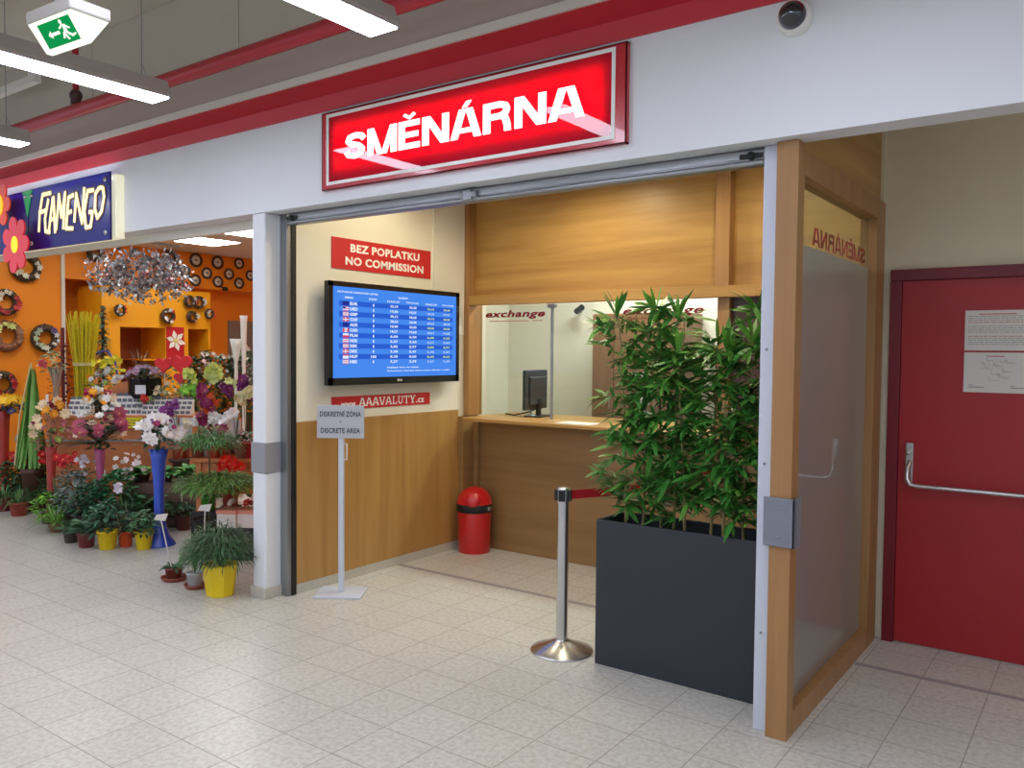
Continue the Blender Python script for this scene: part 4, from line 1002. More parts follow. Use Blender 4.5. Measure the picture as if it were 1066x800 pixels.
def plant(name, label, u, v, r, h, pc, kind, fr_, fh, fc, cat='potted plant', seed=None, group=None, base=None, sauc=None, facets=20, c2=None, fn=None, soilr=True):
    c = V(base) if base is not None else floor_at(u, v); 
    if base is None:
        # v marks the front foot of the pot: step back by the foot radius
        d_ = V((ray(u, v).x, ray(u, v).y, 0)).normalized(); c = c+d_*r*.75
    rr_ = random.Random(seed if seed is not None else int(u*13+v*7))
    t = thing(name, label, cat, c, group=group)
    z0 = 0
    if sauc: saucer(t, c, sauc); c = c+V((0, 0, .009))
    pot(t, c, r, h, pc, facets)
    if soilr: soil(t, c, r, h)
    foliage(t, c+V((0, 0, h*.88)), kind, fr_, fh, fc, rr_, c2=c2, n=fn)
    return t, c, rr_
YEL = (232, 200, 20); MAR = (120, 40, 44); TER = (150, 62, 44)
# front cluster beside the column
t, c, q_ = plant('potted_fern', 'feathery fern in the large yellow octagonal pot beside the column', 229.5, 623, .113, .205, YEL, 'feather', .22, .31, (46, 80, 46), facets=8, fn=2200)
t, c, q_ = plant('potted_fern', 'fine light green plant in a grey pot just left of the large yellow pot', 203, 614, .055, .10, (186, 186, 190), 'feather', .10, .30, (66, 116, 48), sauc=.07, fn=1800)
t, c, q_ = plant('potted_plant', 'small dark leaved plant in a brown saucer pot, front left of the yellow pot', 181, 606, .06, .085, (120, 56, 46), 'strap', .11, .12, (48, 84, 52), sauc=.085, fn=14)
tagstick('pale price tag on a long leaning stick in the front brown saucer pot', c+V((.01, -.02, .07)), c+V((-.12, -.02, .40)), .05, .045)
tagstick('pale price tag on a stick behind the grey pot', floor_at(212, 600)+V((0, 0, .05)), floor_at(212, 600)+V((.02, 0, .47)), .05, .045)
# blue trumpet vase
def floor_vase(u, v, top_v, rb, rm, rt, colr, label, bouquet_label=None):
    c = floor_at(u, v); d_ = V((ray(u, v).x, ray(u, v).y, 0)).normalized(); c = c+d_*rb
    D = (c-CAM).dot(FW); H = 1.6-(top_v-366)*D/F_PX
    t = thing('floor_vase', label, 'vase', c)
    MB().lathe([(rb, 0), (rb, .01), (rb*.62, H*.1), (rm, H*.28), (rm*1.0, H*.6), (rt*.8, H*.9), (rt, H), (rt*.88, H), (rt*.7, H*.9)], c, n=28).build('vase_body', col(colr, .25, .04), t)
    return c+V((0, 0, H)), D
def bouquet(top, r, hh, label, flowers, greens, name='flower_arrangement', seed=1, skirt=0, dark=(30, 60, 38)):
    rr_ = random.Random(seed); t = thing(name, label, 'bouquet', top)
    stem(t, [top+V((0, 0, -.12)), top+V((0, 0, hh*.4))], .012)
    b = foliage(t, top+V((0, 0, -.01)), 'bush', r*.95, hh*.9, dark, rr_, n=120)
    if skirt: foliage(t, top+V((0, 0, .02)), 'fern', skirt, skirt*.15, dark, rr_, n=22, name='fern_skirt')
    for (colr, n, fr_, (zl, zh)) in flowers:
        pts = []
        for i in range(n):
            a = rr_.random()*2*PI; el = rr_.uniform(zl, zh)
            pts.append(top+V((math.cos(a)*math.cos(el)*r, math.sin(a)*math.cos(el)*r, hh*(.25+.8*math.sin(max(el, 0)))+(el < 0)*-.03)))
        blooms(t, pts, fr_, colr, rr_=rr_, petals=6)
    return t
tp, D = floor_vase(166, 571, 470, .125, .04, .075, (52, 84, 190), 'tall blue trumpet floor vase standing among the yellow pots')
bouquet(tp, .17, .24, 'bouquet of large white lilies and small magenta flowers in the blue vase', [((244, 240, 238), 26, .07, (0, 1.4)), ((170, 40, 110), 12, .035, (-.2, 1.2)), ((120, 60, 140), 8, .035, (.2, 1.3))], 1, seed=3)
# second row
plant('potted_plant', 'leafy plant in the yellow pot beside the foot of the blue vase', 150, 573, .072, .145, YEL, 'bush', .14, .17, (60, 98, 62))
t, c, q_ = plant('potted_plant', 'grassy plant with one white flower in the orange pot between yellow pots', 131, 570, .058, .125, (214, 84, 36), 'grass', .15, .28, (84, 92, 66))
stem(t, [c+V((0, 0, .1)), c+V((-.04, -.02, .44))], .004); blooms(t, [c+V((-.04, -.04, .46)), c+V((-.02, -.04, .50)), c+V((-.06, -.04, .48))], .045, (222, 214, 228), rr_=q_)
plant('potted_plant', 'dark leafy plant in the left yellow pot at the front row', 112, 573, .078, .15, YEL, 'bush', .17, .25, (44, 82, 58))
plant('potted_fern', 'bushy fern in the maroon pot left of the left yellow pot', 90, 571, .07, .125, MAR, 'fern', .18, .22, (66, 104, 72))
plant('potted_fern', 'fern in a low dark pot left of the maroon pot', 74, 566, .06, .09, (70, 60, 50), 'fern', .19, .17, (56, 92, 60))
plant('potted_plant', 'spiky light green plant in a small wicker pot at the corner of the display', 59, 555, .07, .075, (128, 96, 66), 'grass', .2, .26, (110, 152, 70), fn=90)
plant('potted_plant', 'broad bright green plant trailing on the floor behind the wicker pot', 50, 546, .06, .09, (90, 70, 50), 'bush', .14, .2, (110, 165, 60))
plant('potted_plant', 'small plant in a dark brown pot right of the blue vase', 191, 553, .07, .14, (96, 44, 40), 'bush', .13, .12, (50, 84, 54))
for i, (u, v) in enumerate(((4, 533), (20, 538), (32, 533), (41, 531), (51, 528))):
    plant('potted_plant', 'grassy plant in a maroon pot, back left floor row, %s' % ['at picture edge', 'nearest of the group', 'just right of the nearest', 'fourth along', 'last'][i], u, v, .075 if i != 1 else .085, .13, MAR if i != 1 else TER, 'grass', .16, .22 if i != 1 else .2, (74, 108, 64), group='maroon pots of the back left row')
# dark green masses behind
def top_h(u, vb, vt):
    c = floor_at(u, vb); return 1.6-(vt-366)*(c-CAM).dot(FW)/F_PX
masses = [(9, 528, 484, .15, (40, 76, 46), 'bush', 'dark green leafy plant behind the maroon pots at the picture edge'), (27, 529, 486, .15, (36, 72, 44), 'bush', 'dark green leafy plant behind the maroon pots below the red flowers'),
          (44, 529, 488, .15, (44, 80, 48), 'bush', 'dark green leafy plant behind the last maroon pots'),
          (60, 543, 486, .15, (48, 90, 54), 'grass', 'long leaved green plant behind the spiky corner plant'), (78, 553, 492, .17, (104, 118, 110), 'bush', 'grey green leafy plant behind the fern in front of the counter'),
          (92, 556, 506, .15, (56, 92, 66), 'bush', 'mid green plant behind the maroon fern pot'), (103, 557, 500, .14, (50, 90, 60), 'bush', 'mid green plant behind the left yellow pot'), (122, 556, 490, .18, (30, 100, 54), 'bush', 'deep green broad plant behind the orange pot'),
          (143, 556, 490, .16, (46, 88, 50), 'fern', 'tall fern behind the yellow pot by the blue vase'), (136, 560, 512, .14, (60, 84, 56), 'grass', 'dark grassy plant close behind the orange pot'), (67, 549, 522, .13, (70, 120, 76), 'grass', 'pale striped grass plant left of the pink vase foot')]
for u, v, vt, r_, c_, kd, lab in masses:
    th = top_h(u, v, vt); ph_ = min(.16, th*.4)
    plant('potted_plant', lab, u, v, .08, ph_, (60, 40, 36), kd, r_, th-ph_, c_, fn=300 if kd == 'bush' else None)
# red cyclamens
for i, (u, v) in enumerate(((20, 524), (34, 524), (46, 524), (55, 533), (72, 545))):
    th = top_h(u, v, 480 if i < 4 else 482)
    t, c, q_ = plant('potted_cyclamen', 'red flowering plant in the row behind the dark leaves, %s' % ['first from left', 'second from left', 'third from left', 'fourth from left', 'separate one under the arrangement'][i], u, v, .06, .2, (60, 40, 36), 'bush', .11, th-.2, (50, 70, 46), group='red flowering plants behind the maroon pots')
    blooms(t, [c+V((q_.uniform(-.10, .10), q_.uniform(-.10, .10), th+q_.uniform(-.05, .04))) for _ in range(14)], .05, (200, 30, 36), rr_=q_)
# bright ferns on a brown box
cc0 = PD(172, 505, 7.55); cc0.z = 0; ang_c = math.radians(46)
Tb = Matrix.Translation(cc0) @ Matrix.Rotation(ang_c, 4, 'Z')
pb = thing('wooden_crate', 'brown wooden display crate behind the blue vase', 'crate', cc0)
MB().box((-.30, -.13, 0), (.30, .13, .40), T=Tb).build('box', col((96, 70, 60)), pb)
for k in range(4): MB().box((-.31, -.14, .01+k*.1), (.31, .14, .09+k*.1), T=Tb).build('slat', col((112, 84, 72)), pb)
for i, x in enumerate((-.20, 0, .20)):
    plant('potted_fern', 'bright green bird nest fern on the brown crate, %s' % ['left one', 'middle one', 'right one'][i], 0, 0, .075, .07, (70, 50, 44), 'strap', .2, .2, (60, 130, 50), base=Tb @ V((x, 0, .402)), c2=(120, 180, 80), fn=26, seed=40+i, group='bright ferns on the crate')
# cyclamen white in front left of vase
for i, (u, v, cc_) in enumerate(((124, 549, (238, 236, 232)), (137, 550, (240, 225, 230)), (93, 549, (210, 205, 215)))):
    th = top_h(u, v, 484)
    t, c, q_ = plant('potted_cyclamen', ['white flowering plant right of the pink vase', 'white flowering plant close to the blue vase', 'pale lilac flowering plant just left of the pink vase'][i], u, v, .07, .2, (60, 44, 38), 'bush', .13, th-.24, (46, 84, 50))
    blooms(t, [c+V((q_.uniform(-.14, .14), q_.uniform(-.12, .12), th+q_.uniform(-.14, .06))) for _ in range(14)], .035, cc_, rr_=q_)
# pink and red floor vases with arrangements
tp, D = floor_vase(105, 553, 470, .06, .026, .05, (176, 84, 128), 'tall pink trumpet floor vase in front of the wooden counter')
bouquet(tp, .18, .50, 'tall arrangement of pink lilies, white and yellow flowers in the pink vase', [((190, 84, 110), 14, .085, (.0, .5)), ((240, 240, 236), 18, .05, (.4, 1.4)), ((236, 170, 40), 7, .05, (.7, 1.4)), ((240, 220, 190), 8, .05, (0, 1.0)), ((176, 40, 80), 4, .06, (.8, 1.3))], 1, seed=9, skirt=.36)
tp, D = floor_vase(54, 541, 468, .07, .035, .055, (170, 60, 56), 'tall red floor vase under the cream flower arrangement')
bouquet(tp, .16, .42, 'airy arrangement of cream and orange daisies in the red vase', [((236, 214, 176), 9, .06, (.0, 1.4)), ((232, 160, 30), 5, .055, (.5, 1.2)), ((170, 90, 100), 12, .04, (-.2, .4)), ((150, 180, 90), 7, .05, (-.2, .2))], 1, seed=12, dark=(110, 84, 62))
tp, D = floor_vase(4, 524, 431, .08, .055, .08, (172, 56, 50), 'tall red vase with sunflowers at the left picture edge')
bouquet(tp, .2, .12, 'flat arrangement of yellow sunflowers and violet flowers in the left edge vase', [((240, 196, 30), 16, .075, (.4, 1.5)), ((80, 70, 130), 16, .04, (-.2, .3))], 1, seed=14)

# ---- counter of the shop
a = P(41, 433, 'Z', .95); b = P(200, 433, 'Z', .95)
A2 = V((a.x, a.y, 0)); B2 = V((b.x, b.y, 0)); cdv = (B2-A2); cl_ = cdv.length; cdv.normalize(); cn = V((-cdv.y, cdv.x, 0))   # away from camera
if cn.dot(FW) < 0: cn = -cn
TC = Matrix((cdv, cn, Z_)).transposed().to_4x4(); TC.translation = A2
sc2 = thing('shop_counter', 'long red brown wooden sales counter in the flower shop', 'counter', A2)
MB().box((.05, .02, 0), (cl_-.03, .55, .92), T=TC).build('body', M['woods'], sc2)
MB().box((0, 0, .92), (cl_, .6, .95), T=TC, bev=.004).build('top', M['woods'], sc2)
MB().box((.05, .005, .70), (cl_-.03, .02, .715), T=TC).build('grey_edge_strip', M['greymet'], sc2)
D0 = (A2-CAM).dot(FW)
def on_counter(u, back=.15, z=.951):
    # where the column of pixels u meets the counter top, a little behind its front edge
    s0_ = A2+cn*back; d_ = ray(u, 433); d2 = V((d_.x, d_.y)); 
    # solve CAM + d*t = s0 + cdv*s
    det = d2.x*(-cdv.y)-d2.y*(-cdv.x); rx = s0_.x-CAM.x; ry = s0_.y-CAM.y
    tt_ = (rx*(-cdv.y)-ry*(-cdv.x))/det
    return V((CAM.x+d2.x*tt_, CAM.y+d2.y*tt_, z))
PXM = D0/F_PX
# disc / card racks
def rack(label, u0, u1, rows, back, step=.045, wood=False):
    p0 = on_counter(u0, back); p1 = on_counter(u1, back); W = (p1-p0).length
    t = thing('card_rack', label, 'display rack', p0); T = Matrix((cdv, cn, Z_)).transposed().to_4x4(); T.translation = p0
    b = MB(); c_ = MB()
    for k in range(rows):
        b.box((k*.01*0, k*.04, 0), (W, k*.04+.04, .012+step*k), T=T)
        n = int(W/.05)
        for j in range(n): c_.box((.006+j*W/n, k*.04+.008, .012+step*k), ((j+1)*W/n-.006, k*.04+.012, .012+step*k+step*.6), T=T)
    b.build('steps', col((226, 226, 222)), t); c_.build('cards', col((104, 108, 120), .6, .5), t)
    if wood:
        q2 = [(-.02, 0), (W+.02, 0), (W+.02, .26), (W*.8, .31), (W*.5, .33), (W*.2, .31), (-.02, .26)]
        MB().prism(q2, p0+cn*(rows*.04+.02), cdv, Z_, .02).build('back_board', M['woods'], t)
rack('small white stepped card rack at left end of the counter', 68, 92, 4, .03)
rack('white stepped card rack with a rounded wooden back board', 112, 147, 4, .10, .055, True)
rack('wide white stepped card rack at right part of the counter', 147, 198, 4, .05)
# papers on counter front
def on_front(u, v, off=-.004):
    p = on_counter(u, off, 0); D = (p-CAM).dot(FW); d_ = ray(u, v); k = ((p.x-CAM.x)/d_.x); return CAM+d_*k
def front_card(label, u0, v0, u1, v1, c_, name='paper_notice', lines=False, off=-.004):
    a = on_front(u0, v1, off); b = on_front(u1, v0, off)
    t = thing(name, label, 'notice', a)
    MB().prism([(0, 0), ((b-a).dot(cdv), 0), ((b-a).dot(cdv), b.z-a.z), (0, b.z-a.z)], a-cn*.001, cdv, Z_, .003).build('sheet', col(c_, .6, .02), t)
    if lines:
        l_ = MB(); w_, h_ = (b-a).dot(cdv), b.z-a.z
        for k in range(3):
            x = .04*w_*2
            while x < w_*.88:
                ww = random.Random(int(x*999)+k).uniform(.02, .06); l_.prism(q(x, h_*(.2+.25*k), min(x+ww, w_*.92), h_*(.28+.25*k)), a-cn*.0045, cdv, Z_, .001); x += ww+.012
        l_.build('print', col((120, 110, 40)), t)
front_card('yellow notice strip on the front of the shop counter', 122, 435, 148.5, 446, (226, 214, 30), lines=True)
front_card('white paper on the counter front right of the yellow notice', 150, 435, 161, 449, (206, 200, 204))
front_card('white paper on the counter front, middle of the three papers', 163, 434, 185, 452, (214, 210, 216))
front_card('white paper on the counter front behind the purple orchid', 187, 435, 200, 456, (206, 204, 214))
# black glossy bowl with label
c = on_counter(151, .33)
t = thing('black_planter', 'glossy black round planter with a white label standing on the counter', 'pot', c)
MB().lathe([(.10, 0), (.09, .02), (.075, .1), (.12, .12), (.155, .2), (.16, .34), (.168, .35), (.15, .35), (.145, .3)], c, n=32).build('bowl', M['blackg'], t)
MB().prism([(-.04, .20), (.06, .20), (.06, .29), (-.04, .29)], c-cn*.164, cdv, Z_, .004).build('label', col((210, 214, 224)), t)
q_ = random.Random(77)
t = bouquet(c+V((0, 0, .34)), .17, .12, 'low bunch of mauve flowers filling the black planter', [((170, 140, 170), 26, .035, (0, 1.5))], 1, seed=21, name='cut_flowers')
# red hearts
for i, (u, v, rr1) in enumerate(((171, 382, .12), (189, 381, .15), (188, 396, .085))):
    p = on_counter(u, .3); D = (p-CAM).dot(FW); zz = 1.6-(v-366)*D/F_PX; c = V((p.x, p.y, zz))
    t = thing('red_heart', ['left red heart on a stick above the card rack', 'large right red heart on a stick above the card rack', 'small dark red heart below the large red heart'][i], 'decoration', V((p.x, p.y, .951)))
    hp = []
    for k in range(28):
        a_ = 2*PI*k/28; hp.append((rr1*.044*16*math.sin(a_)**3, rr1*.044*(13*math.cos(a_)-5*math.cos(2*a_)-2*math.cos(3*a_)-math.cos(4*a_))))
    MB().prism(hp, c+cn*.03, cdv, Z_, .06).build('heart', col((214, 20, 24) if i < 2 else (190, 24, 50), .4), t)
    stem(t, [V((p.x, p.y, .951)), c+cn*.03], .005, (210, 205, 190))
# flowers round the racks
def cluster_pot(label, u, back, r, h, fl, dark=(40, 74, 44), pc=(60, 44, 40), ph=.1, seed=None, name='potted_flowers', pr=.06, z=.951, n=110):
    c = on_counter(u, back, z); rr_ = random.Random(seed or int(u*11)); t = thing(name, label, 'potted plant', c)
    pot(t, c, pr, ph, pc); foliage(t, c+V((0, 0, ph*.9)), 'bush', r, h, dark, rr_, n=n)
    for colr, n_, fr_, zl, zh in fl:
        pts = []
        for i in range(n_):
            a_ = rr_.random()*2*PI; k = rr_.random()**.5; pts.append(c+V((math.cos(a_)*r*k, math.sin(a_)*r*k, ph+h*rr_.uniform(zl, zh))))
        blooms(t, pts, fr_, colr, rr_=rr_, petals=6)
    return t
cluster_pot('white and yellow chrysanthemum pot right of the yellow sticks', 112, .42, .16, .42, [((236, 236, 236), 14, .045, .4, .8), ((214, 206, 40), 16, .045, .7, 1.1)], seed=31)
cluster_pot('orange and green flower pot in front of the yellow sticks', 100, .30, .12, .26, [((230, 140, 40), 10, .04, .4, 1.0), ((160, 200, 70), 8, .04, .3, .9), ((236, 230, 230), 4, .04, .2, .6)], seed=32)
cluster_pot('burgundy candle flowers behind the black planter at left', 134, .5, .08, .36, [((160, 24, 46), 18, .04, .2, 1.0)], dark=(120, 20, 40), seed=33)
cluster_pot('poinsettia with red leaves right of the wooden back board', 154, .2, .09, .12, [((206, 30, 40), 8, .045, .4, 1.0), ((150, 180, 100), 5, .03, .6, 1.1)], seed=34, ph=.06)
cluster_pot('cream tipped plant under the left red heart', 171, .22, .11, .2, [((222, 214, 190), 12, .035, .5, 1.1)], seed=35, dark=(90, 110, 70))
cluster_pot('bright green edged plant right of the hearts', 195, .3, .1, .2, [((120, 190, 60), 6, .06, .5, 1.0)], seed=36, dark=(90, 160, 50))
cluster_pot('white carnation bunch behind the red hearts', 180, .52, .17, .42, [((222, 218, 220), 26, .035, .8, 1.08)], seed=37, dark=(70, 90, 70))
# wide sweep of lilies behind, right
for i, (u, bk, hh_) in enumerate(((202, .85, .62), (215, .95, .68), (229, .85, .64), (243, .95, .62), (257, .85, .70))):
    rr_ = random.Random(90+i); c = on_counter(u, bk, 0); t = thing('lily_bucket', 'dark leaved lily bunch with pale buds, %s behind the orchids' % ['first', 'second', 'third', 'fourth', 'fifth'][i]+' from left', 'cut flowers', c, group='lily bunches behind the orchids')
    MB().lathe([(.05, 0), (.055, .8), (.062, .92), (.056, .92), (.05, .8)], c, n=20).build('tall_bucket', col((60, 64, 60)), t)
    foliage(t, c+V((0, 0, .9)), 'bush', .17, hh_, (40, 72, 44), rr_, n=420)
    foliage(t, c+V((0, 0, .95)), 'grass', .1, hh_*.75, (60, 92, 56), rr_, n=26, name='stalks')
    blooms(t, [c+V((rr_.uniform(-.13, .13), rr_.uniform(-.15, .1), .9+hh_*rr_.uniform(.5, 1.05))) for _ in range(14)], .03, [(214, 204, 200), (226, 196, 200), (216, 200, 190), (200, 196, 200), (226, 222, 214)][i], rr_=rr_)

# orchid display table to the right
tb0 = P(200, 478, 'Z', .70); tb1 = P(263, 478, 'Z', .70)
tdv = (tb1-tb0); tdv.z = 0; tl_ = tdv.length; tdv.normalize(); tn = V((-tdv.y, tdv.x, 0)); tn = tn if tn.dot(FW) > 0 else -tn
TT = Matrix((tdv, tn, Z_)).transposed().to_4x4(); TT.translation = V((tb0.x, tb0.y, 0))
ot = thing('display_table', 'red brown wooden display table carrying the orchids by the column', 'table', V((tb0.x, tb0.y, 0)))
MB().box((-.02, 0, .67), (tl_+.25, .5, .70), T=TT, bev=.004).build('top', M['woods'], ot)
for x in (.02, tl_+.18):
    for yv in (.03, .43): MB().box((x, yv, 0), (x+.04, yv+.04, .67), T=TT).build('leg', M['woods'], ot)
MB().box((.06, .05, .40), (tl_+.18, .08, .66), T=TT).build('apron', M['woods'], ot)
def on_table(u, back=.2, z=.701):
    s0_ = V((tb0.x, tb0.y, 0))+tn*back; d_ = ray(u, 470); det = d_.x*(-tdv.y)-d_.y*(-tdv.x); rx = s0_.x-CAM.x; ry = s0_.y-CAM.y
    k = (rx*(-tdv.y)-ry*(-tdv.x))/det; return V((CAM.x+d_.x*k, CAM.y+d_.y*k, z))
def orchid(label, u, back, pc, fl, tops, lean, pr=.06, ph=.12, fr_=.05, base=None, seed=None, leafc=(44, 84, 48)):
    c = base if base is not None else on_table(u, back); rr_ = random.Random(seed or int(u*5)); t = thing('potted_orchid', label, 'potted orchid', c)
    pot(t, c, pr, ph, pc); foliage(t, c+V((0, 0, ph*.9)), 'strap', .17, .12, leafc, rr_, n=7)
    for hh_, ln in zip(tops, lean):
        p1 = c+V((0, 0, ph))+Z_*hh_*.7+RT0*ln*.3; p2 = c+Z_*(ph+hh_)+RT0*ln*.8; p3 = c+Z_*(ph+hh_*.92)+RT0*ln*1.3
        stem(t, [c+V((0, 0, ph*.8)), p1, p2, p3], .0035)
        pts = [p2.lerp(p3, k/4)+V((rr_.uniform(-.03, .03), rr_.uniform(-.03, .03), rr_.uniform(-.03, .03))) for k in range(5)]+[p1.lerp(p2, .6+.1*k)+V((rr_.uniform(-.02, .02), 0, rr_.uniform(-.02, .02))) for k in range(4)]
        blooms(t, pts, fr_, fl, rr_=rr_, petals=5, w=.95)
    return t
# back row on tall shelf positions
orchid('lime green orchid with two sprays left above the display table', 209, .42, (150, 60, 50), (206, 222, 120), (.62, .58), (.12, -.1), seed=51)
orchid('pale green orchid spray leaning right above the display table', 226, .42, (140, 60, 60), (212, 226, 150), (.58, .5), (-.04, .12), seed=52)
orchid('purple orchid with dense flowers beside the column', 246, .40, (120, 50, 50), (128, 44, 120), (.52, .46, .4), (.06, -.1, .1), seed=53)
orchid('cream orchid hard against the column', 256, .36, (96, 60, 50), (226, 226, 180), (.44, .38), (.03, -.04), seed=54)
orchid('dark magenta orchid at the left end of the table, flowers hanging low', 206, .14, (130, 60, 50), (142, 44, 92), (.46, .34, .2), (.05, .08, .04), seed=55)
orchid('white orchid with low flowers, left one on the table', 214, .2, (190, 190, 190), (242, 240, 236), (.22, .18), (.1, -.06), seed=56)
orchid('white orchid with large flowers, middle one on the table', 232, .16, (150, 60, 50), (240, 240, 238), (.24, .2, .16), (.08, -.08, .02), seed=57, fr_=.06)
orchid('magenta orchid between the two low white orchids', 222, .1, (170, 60, 50), (158, 60, 100), (.12, .1), (.06, -.06), seed=58)
orchid('pink and orange flowered plant above the magenta orchid', 217, .34, (190, 80, 50), (230, 110, 60), (.36, .3), (.03, -.03), seed=59)
orchid('violet orchid in front of the counter papers', 183, 0, (176, 70, 50), (130, 60, 140), (.36, .30), (-.06, -.1), base=floor_at(186, 530)+V((0, 0, .42)), seed=60, ph=.14) if 0 else None
ox = on_table(205, .1)
for i, (u, c_) in enumerate(((252, (120, 78, 50)), (258, (150, 26, 36)))):
    c = on_table(u, .07+.0*i, .701)
    t = thing('empty_pot' if i else 'wicker_basket', ['brown wicker basket on the right end of the display table', 'dark red pot at the column end of the display table'][i], 'pot', c)
    if i == 0:
        b_ = MB()
        for k in range(7): b_.tube([c+V(((.045+.004*k)*math.cos(2*PI*j/16), (.045+.004*k)*math.sin(2*PI*j/16), .01+.018*k)) for j in range(17)], .009, 5, caps=False)
        b_.lathe([(.04, .0), (.06, .12)], c, n=16)
        b_.build('weave', col(c_, .7, .4), t); foliage(t, c+V((0, 0, .12)), 'bush', .09, .12, (120, 90, 84), random.Random(5), n=60)
    else: pot(t, c+V((.0, 0, 0)), .05, .13, c_)
# white sheet behind orchids
w0 = on_table(222, .47, .0); w1 = on_table(251, .47, .0)
tag(MB().prism([(0, 0), ((w1-w0).dot(tdv), 0), ((w1-w0).dot(tdv), .2), (0, .2)], V((w0.x, w0.y, .86)), tdv, Z_, .004).box((-.01, 0, 0), (0.01, .01, 0.01)).build('white_board', col((226, 228, 236), .6, .02)), 'white card board standing behind the orchids', 'board') if 0 else None
wb = thing('white_board', 'white board standing behind the orchids on the display table', 'board', V((w0.x, w0.y, .701)))
MB().prism(q(0, 0, (w1-w0).dot(tdv), .28), V((w0.x, w0.y, .705)), tdv, Z_, .006).build('sheet', col((232, 234, 240), .6, .02), wb)
# candle stands white
for i, (u, vb, vt) in enumerate(((254, 395, 331), (246, 395, 355))):
    c = on_counter(u, .65, 0); D = (c-CAM).dot(FW); z1_ = 1.6-(vt-366)*D/F_PX
    t = thing('white_stand_vase', ['tall slim white trumpet vase beside the column', 'shorter white funnel vase left of the slim white vase'][i], 'vase', c)
    if i == 0: MB().lathe([(.08, 0), (.02, .05), (.018, z1_*.7), (.035, z1_*.97), (.04, z1_), (.03, z1_)], c, n=20).build('vase_body', col((232, 232, 228), .3, .02), t)
    else: MB().lathe([(.08, 0), (.02, .05), (.02, z1_*.86), (.05, z1_*.95), (.065, z1_), (.055, z1_)], c, n=20).build('vase_body', col((226, 232, 226), .3, .02), t)
# topiary asparagus in bucket
c = floor_at(214, 585)+V((-.1, .1, 0)); D = (c-CAM).dot(FW); zf = lambda v: 1.6-(v-366)*D/F_PX
tpz = thing('tiered_asparagus_fern', 'two tiered feathery asparagus fern on a thin stem in a black bucket', 'potted plant', c)
MB().lathe([(.09, 0), (.12, .3), (.125, .3), (.11, .29)], c, n=24).build('bucket', M['black'], tpz)
stem(tpz, [c+V((0, 0, .25)), c+V((.01, 0, zf(500))), V((c.x, c.y, zf(455)))], .007, (84, 84, 50))
foliage(tpz, V((c.x, c.y, zf(472))), 'feather', .22, .2, (70, 116, 62), random.Random(8), n=1500, name='upper_tier')
foliage(tpz, V((c.x+.05, c.y, zf(508)))+RT0*.04, 'feather', .30, .11, (84, 120, 54), random.Random(9), n=2200, name='lower_tier')
# green pot with red begonia on a stand
c = floor_at(216, 572)+V((-.45, .35, 0)); D = (c-CAM).dot(FW); zf = lambda v: 1.6-(v-366)*D/F_PX
cs = P(216, 530, 'Z', .38); 
def stand_box(label, u, v, z, w_, col_):
    c = P(u, v, 'Z', z); t = thing('display_stand', label, 'stand', V((c.x, c.y, 0)))
    MB().box((-w_, -w_, 0), (w_, w_, z), T=Matrix.Translation((c.x, c.y, 0)) @ Matrix.Rotation(math.radians(36), 4, 'Z'), bev=.004).build('block', col(col_, .6), t)
    return V((c.x, c.y, z+.001))
c = stand_box('black display block under the green pot', 216, 531, .26, .10, (34, 30, 34))
t, c, q_ = plant('potted_begonia', 'green pot holding a leafy plant on the black display block', 0, 0, .075, .12, (60, 150, 40), 'bush', .10, .1, (70, 120, 56), base=c, seed=61)
c = stand_box('dark display block behind the gift boxes', 240, 527, .34, .07, (40, 32, 34))
t, c, q_ = plant('potted_begonia', 'plant with one big bright red flower head beside the column', 0, 0, .07, .12, (150, 30, 30), 'bush', .11, .14, (80, 124, 60), base=c, seed=62)
blooms(t, [c+V((q_.uniform(-.08, .08), q_.uniform(-.08, .08), .28+q_.uniform(0, .09))) for _ in range(18)], .055, (236, 36, 22), rr_=q_, petals=7)
# gift boxes
for i, (u, v, z, lab) in enumerate(((240, 548, .25, 'white gift box pot with a peach ribbon and white flower'), (261, 548, .25, 'white patterned gift box pot half behind the column'))):
    c = stand_box('low black display block under the %s gift box' % ('left', 'right')[i], u, v, z, .07, (30, 28, 30))
    t = thing('gift_box', lab, 'gift box', c); T = Matrix.Translation(c) @ Matrix.Rotation(math.radians(30), 4, 'Z')
    MB().box((-.075, -.075, 0), (.075, .075, .12), T=T, bev=.004).build('box', col((222, 214, 210)), t)
    MB().box((-.08, -.08, .105), (.08, .08, .135), T=T, bev=.004).build('ribbon', col((228, 150, 124)), t)
    q_ = random.Random(i+5); foliage(t, c+V((0, 0, .13)), 'bush', .07, .06, (80, 100, 70), q_, n=40)
    blooms(t, [c+V((q_.uniform(-.05, .05), q_.uniform(-.05, .05), .18)) for _ in range(5)], .035, (236, 228, 226) if i == 0 else (190, 40, 50), rr_=q_)
tagstick('white label card leaning among dark pots below the crate', floor_at(190, 552)+V((0, 0, .2)), floor_at(190, 552)+V((-.02, 0, .38)), .07, .04)
tagstick('small white price tag standing above the fern at left', floor_at(76, 545)+V((0, 0, .1)), floor_at(80, 545)+V((0, 0, .36)), .035, .06)
tagstick('white price tag before the red flowering plants at far left', floor_at(20, 520)+V((0, 0, .0)), floor_at(20, 520)+V((0, 0, .62)), .045, .07)
tagstick('white price tag by the left picture edge', floor_at(2, 522)+V((0, 0, .0)), floor_at(6, 522)+V((0, 0, .45)), .03, .06)
front_y = floor_at(73, 540)
tagstick('yellow price card under the pink lilies', floor_at(94, 528)+V((0, 0, .0)), floor_at(95, 528)+V((0, 0, .48)), .035, .09)

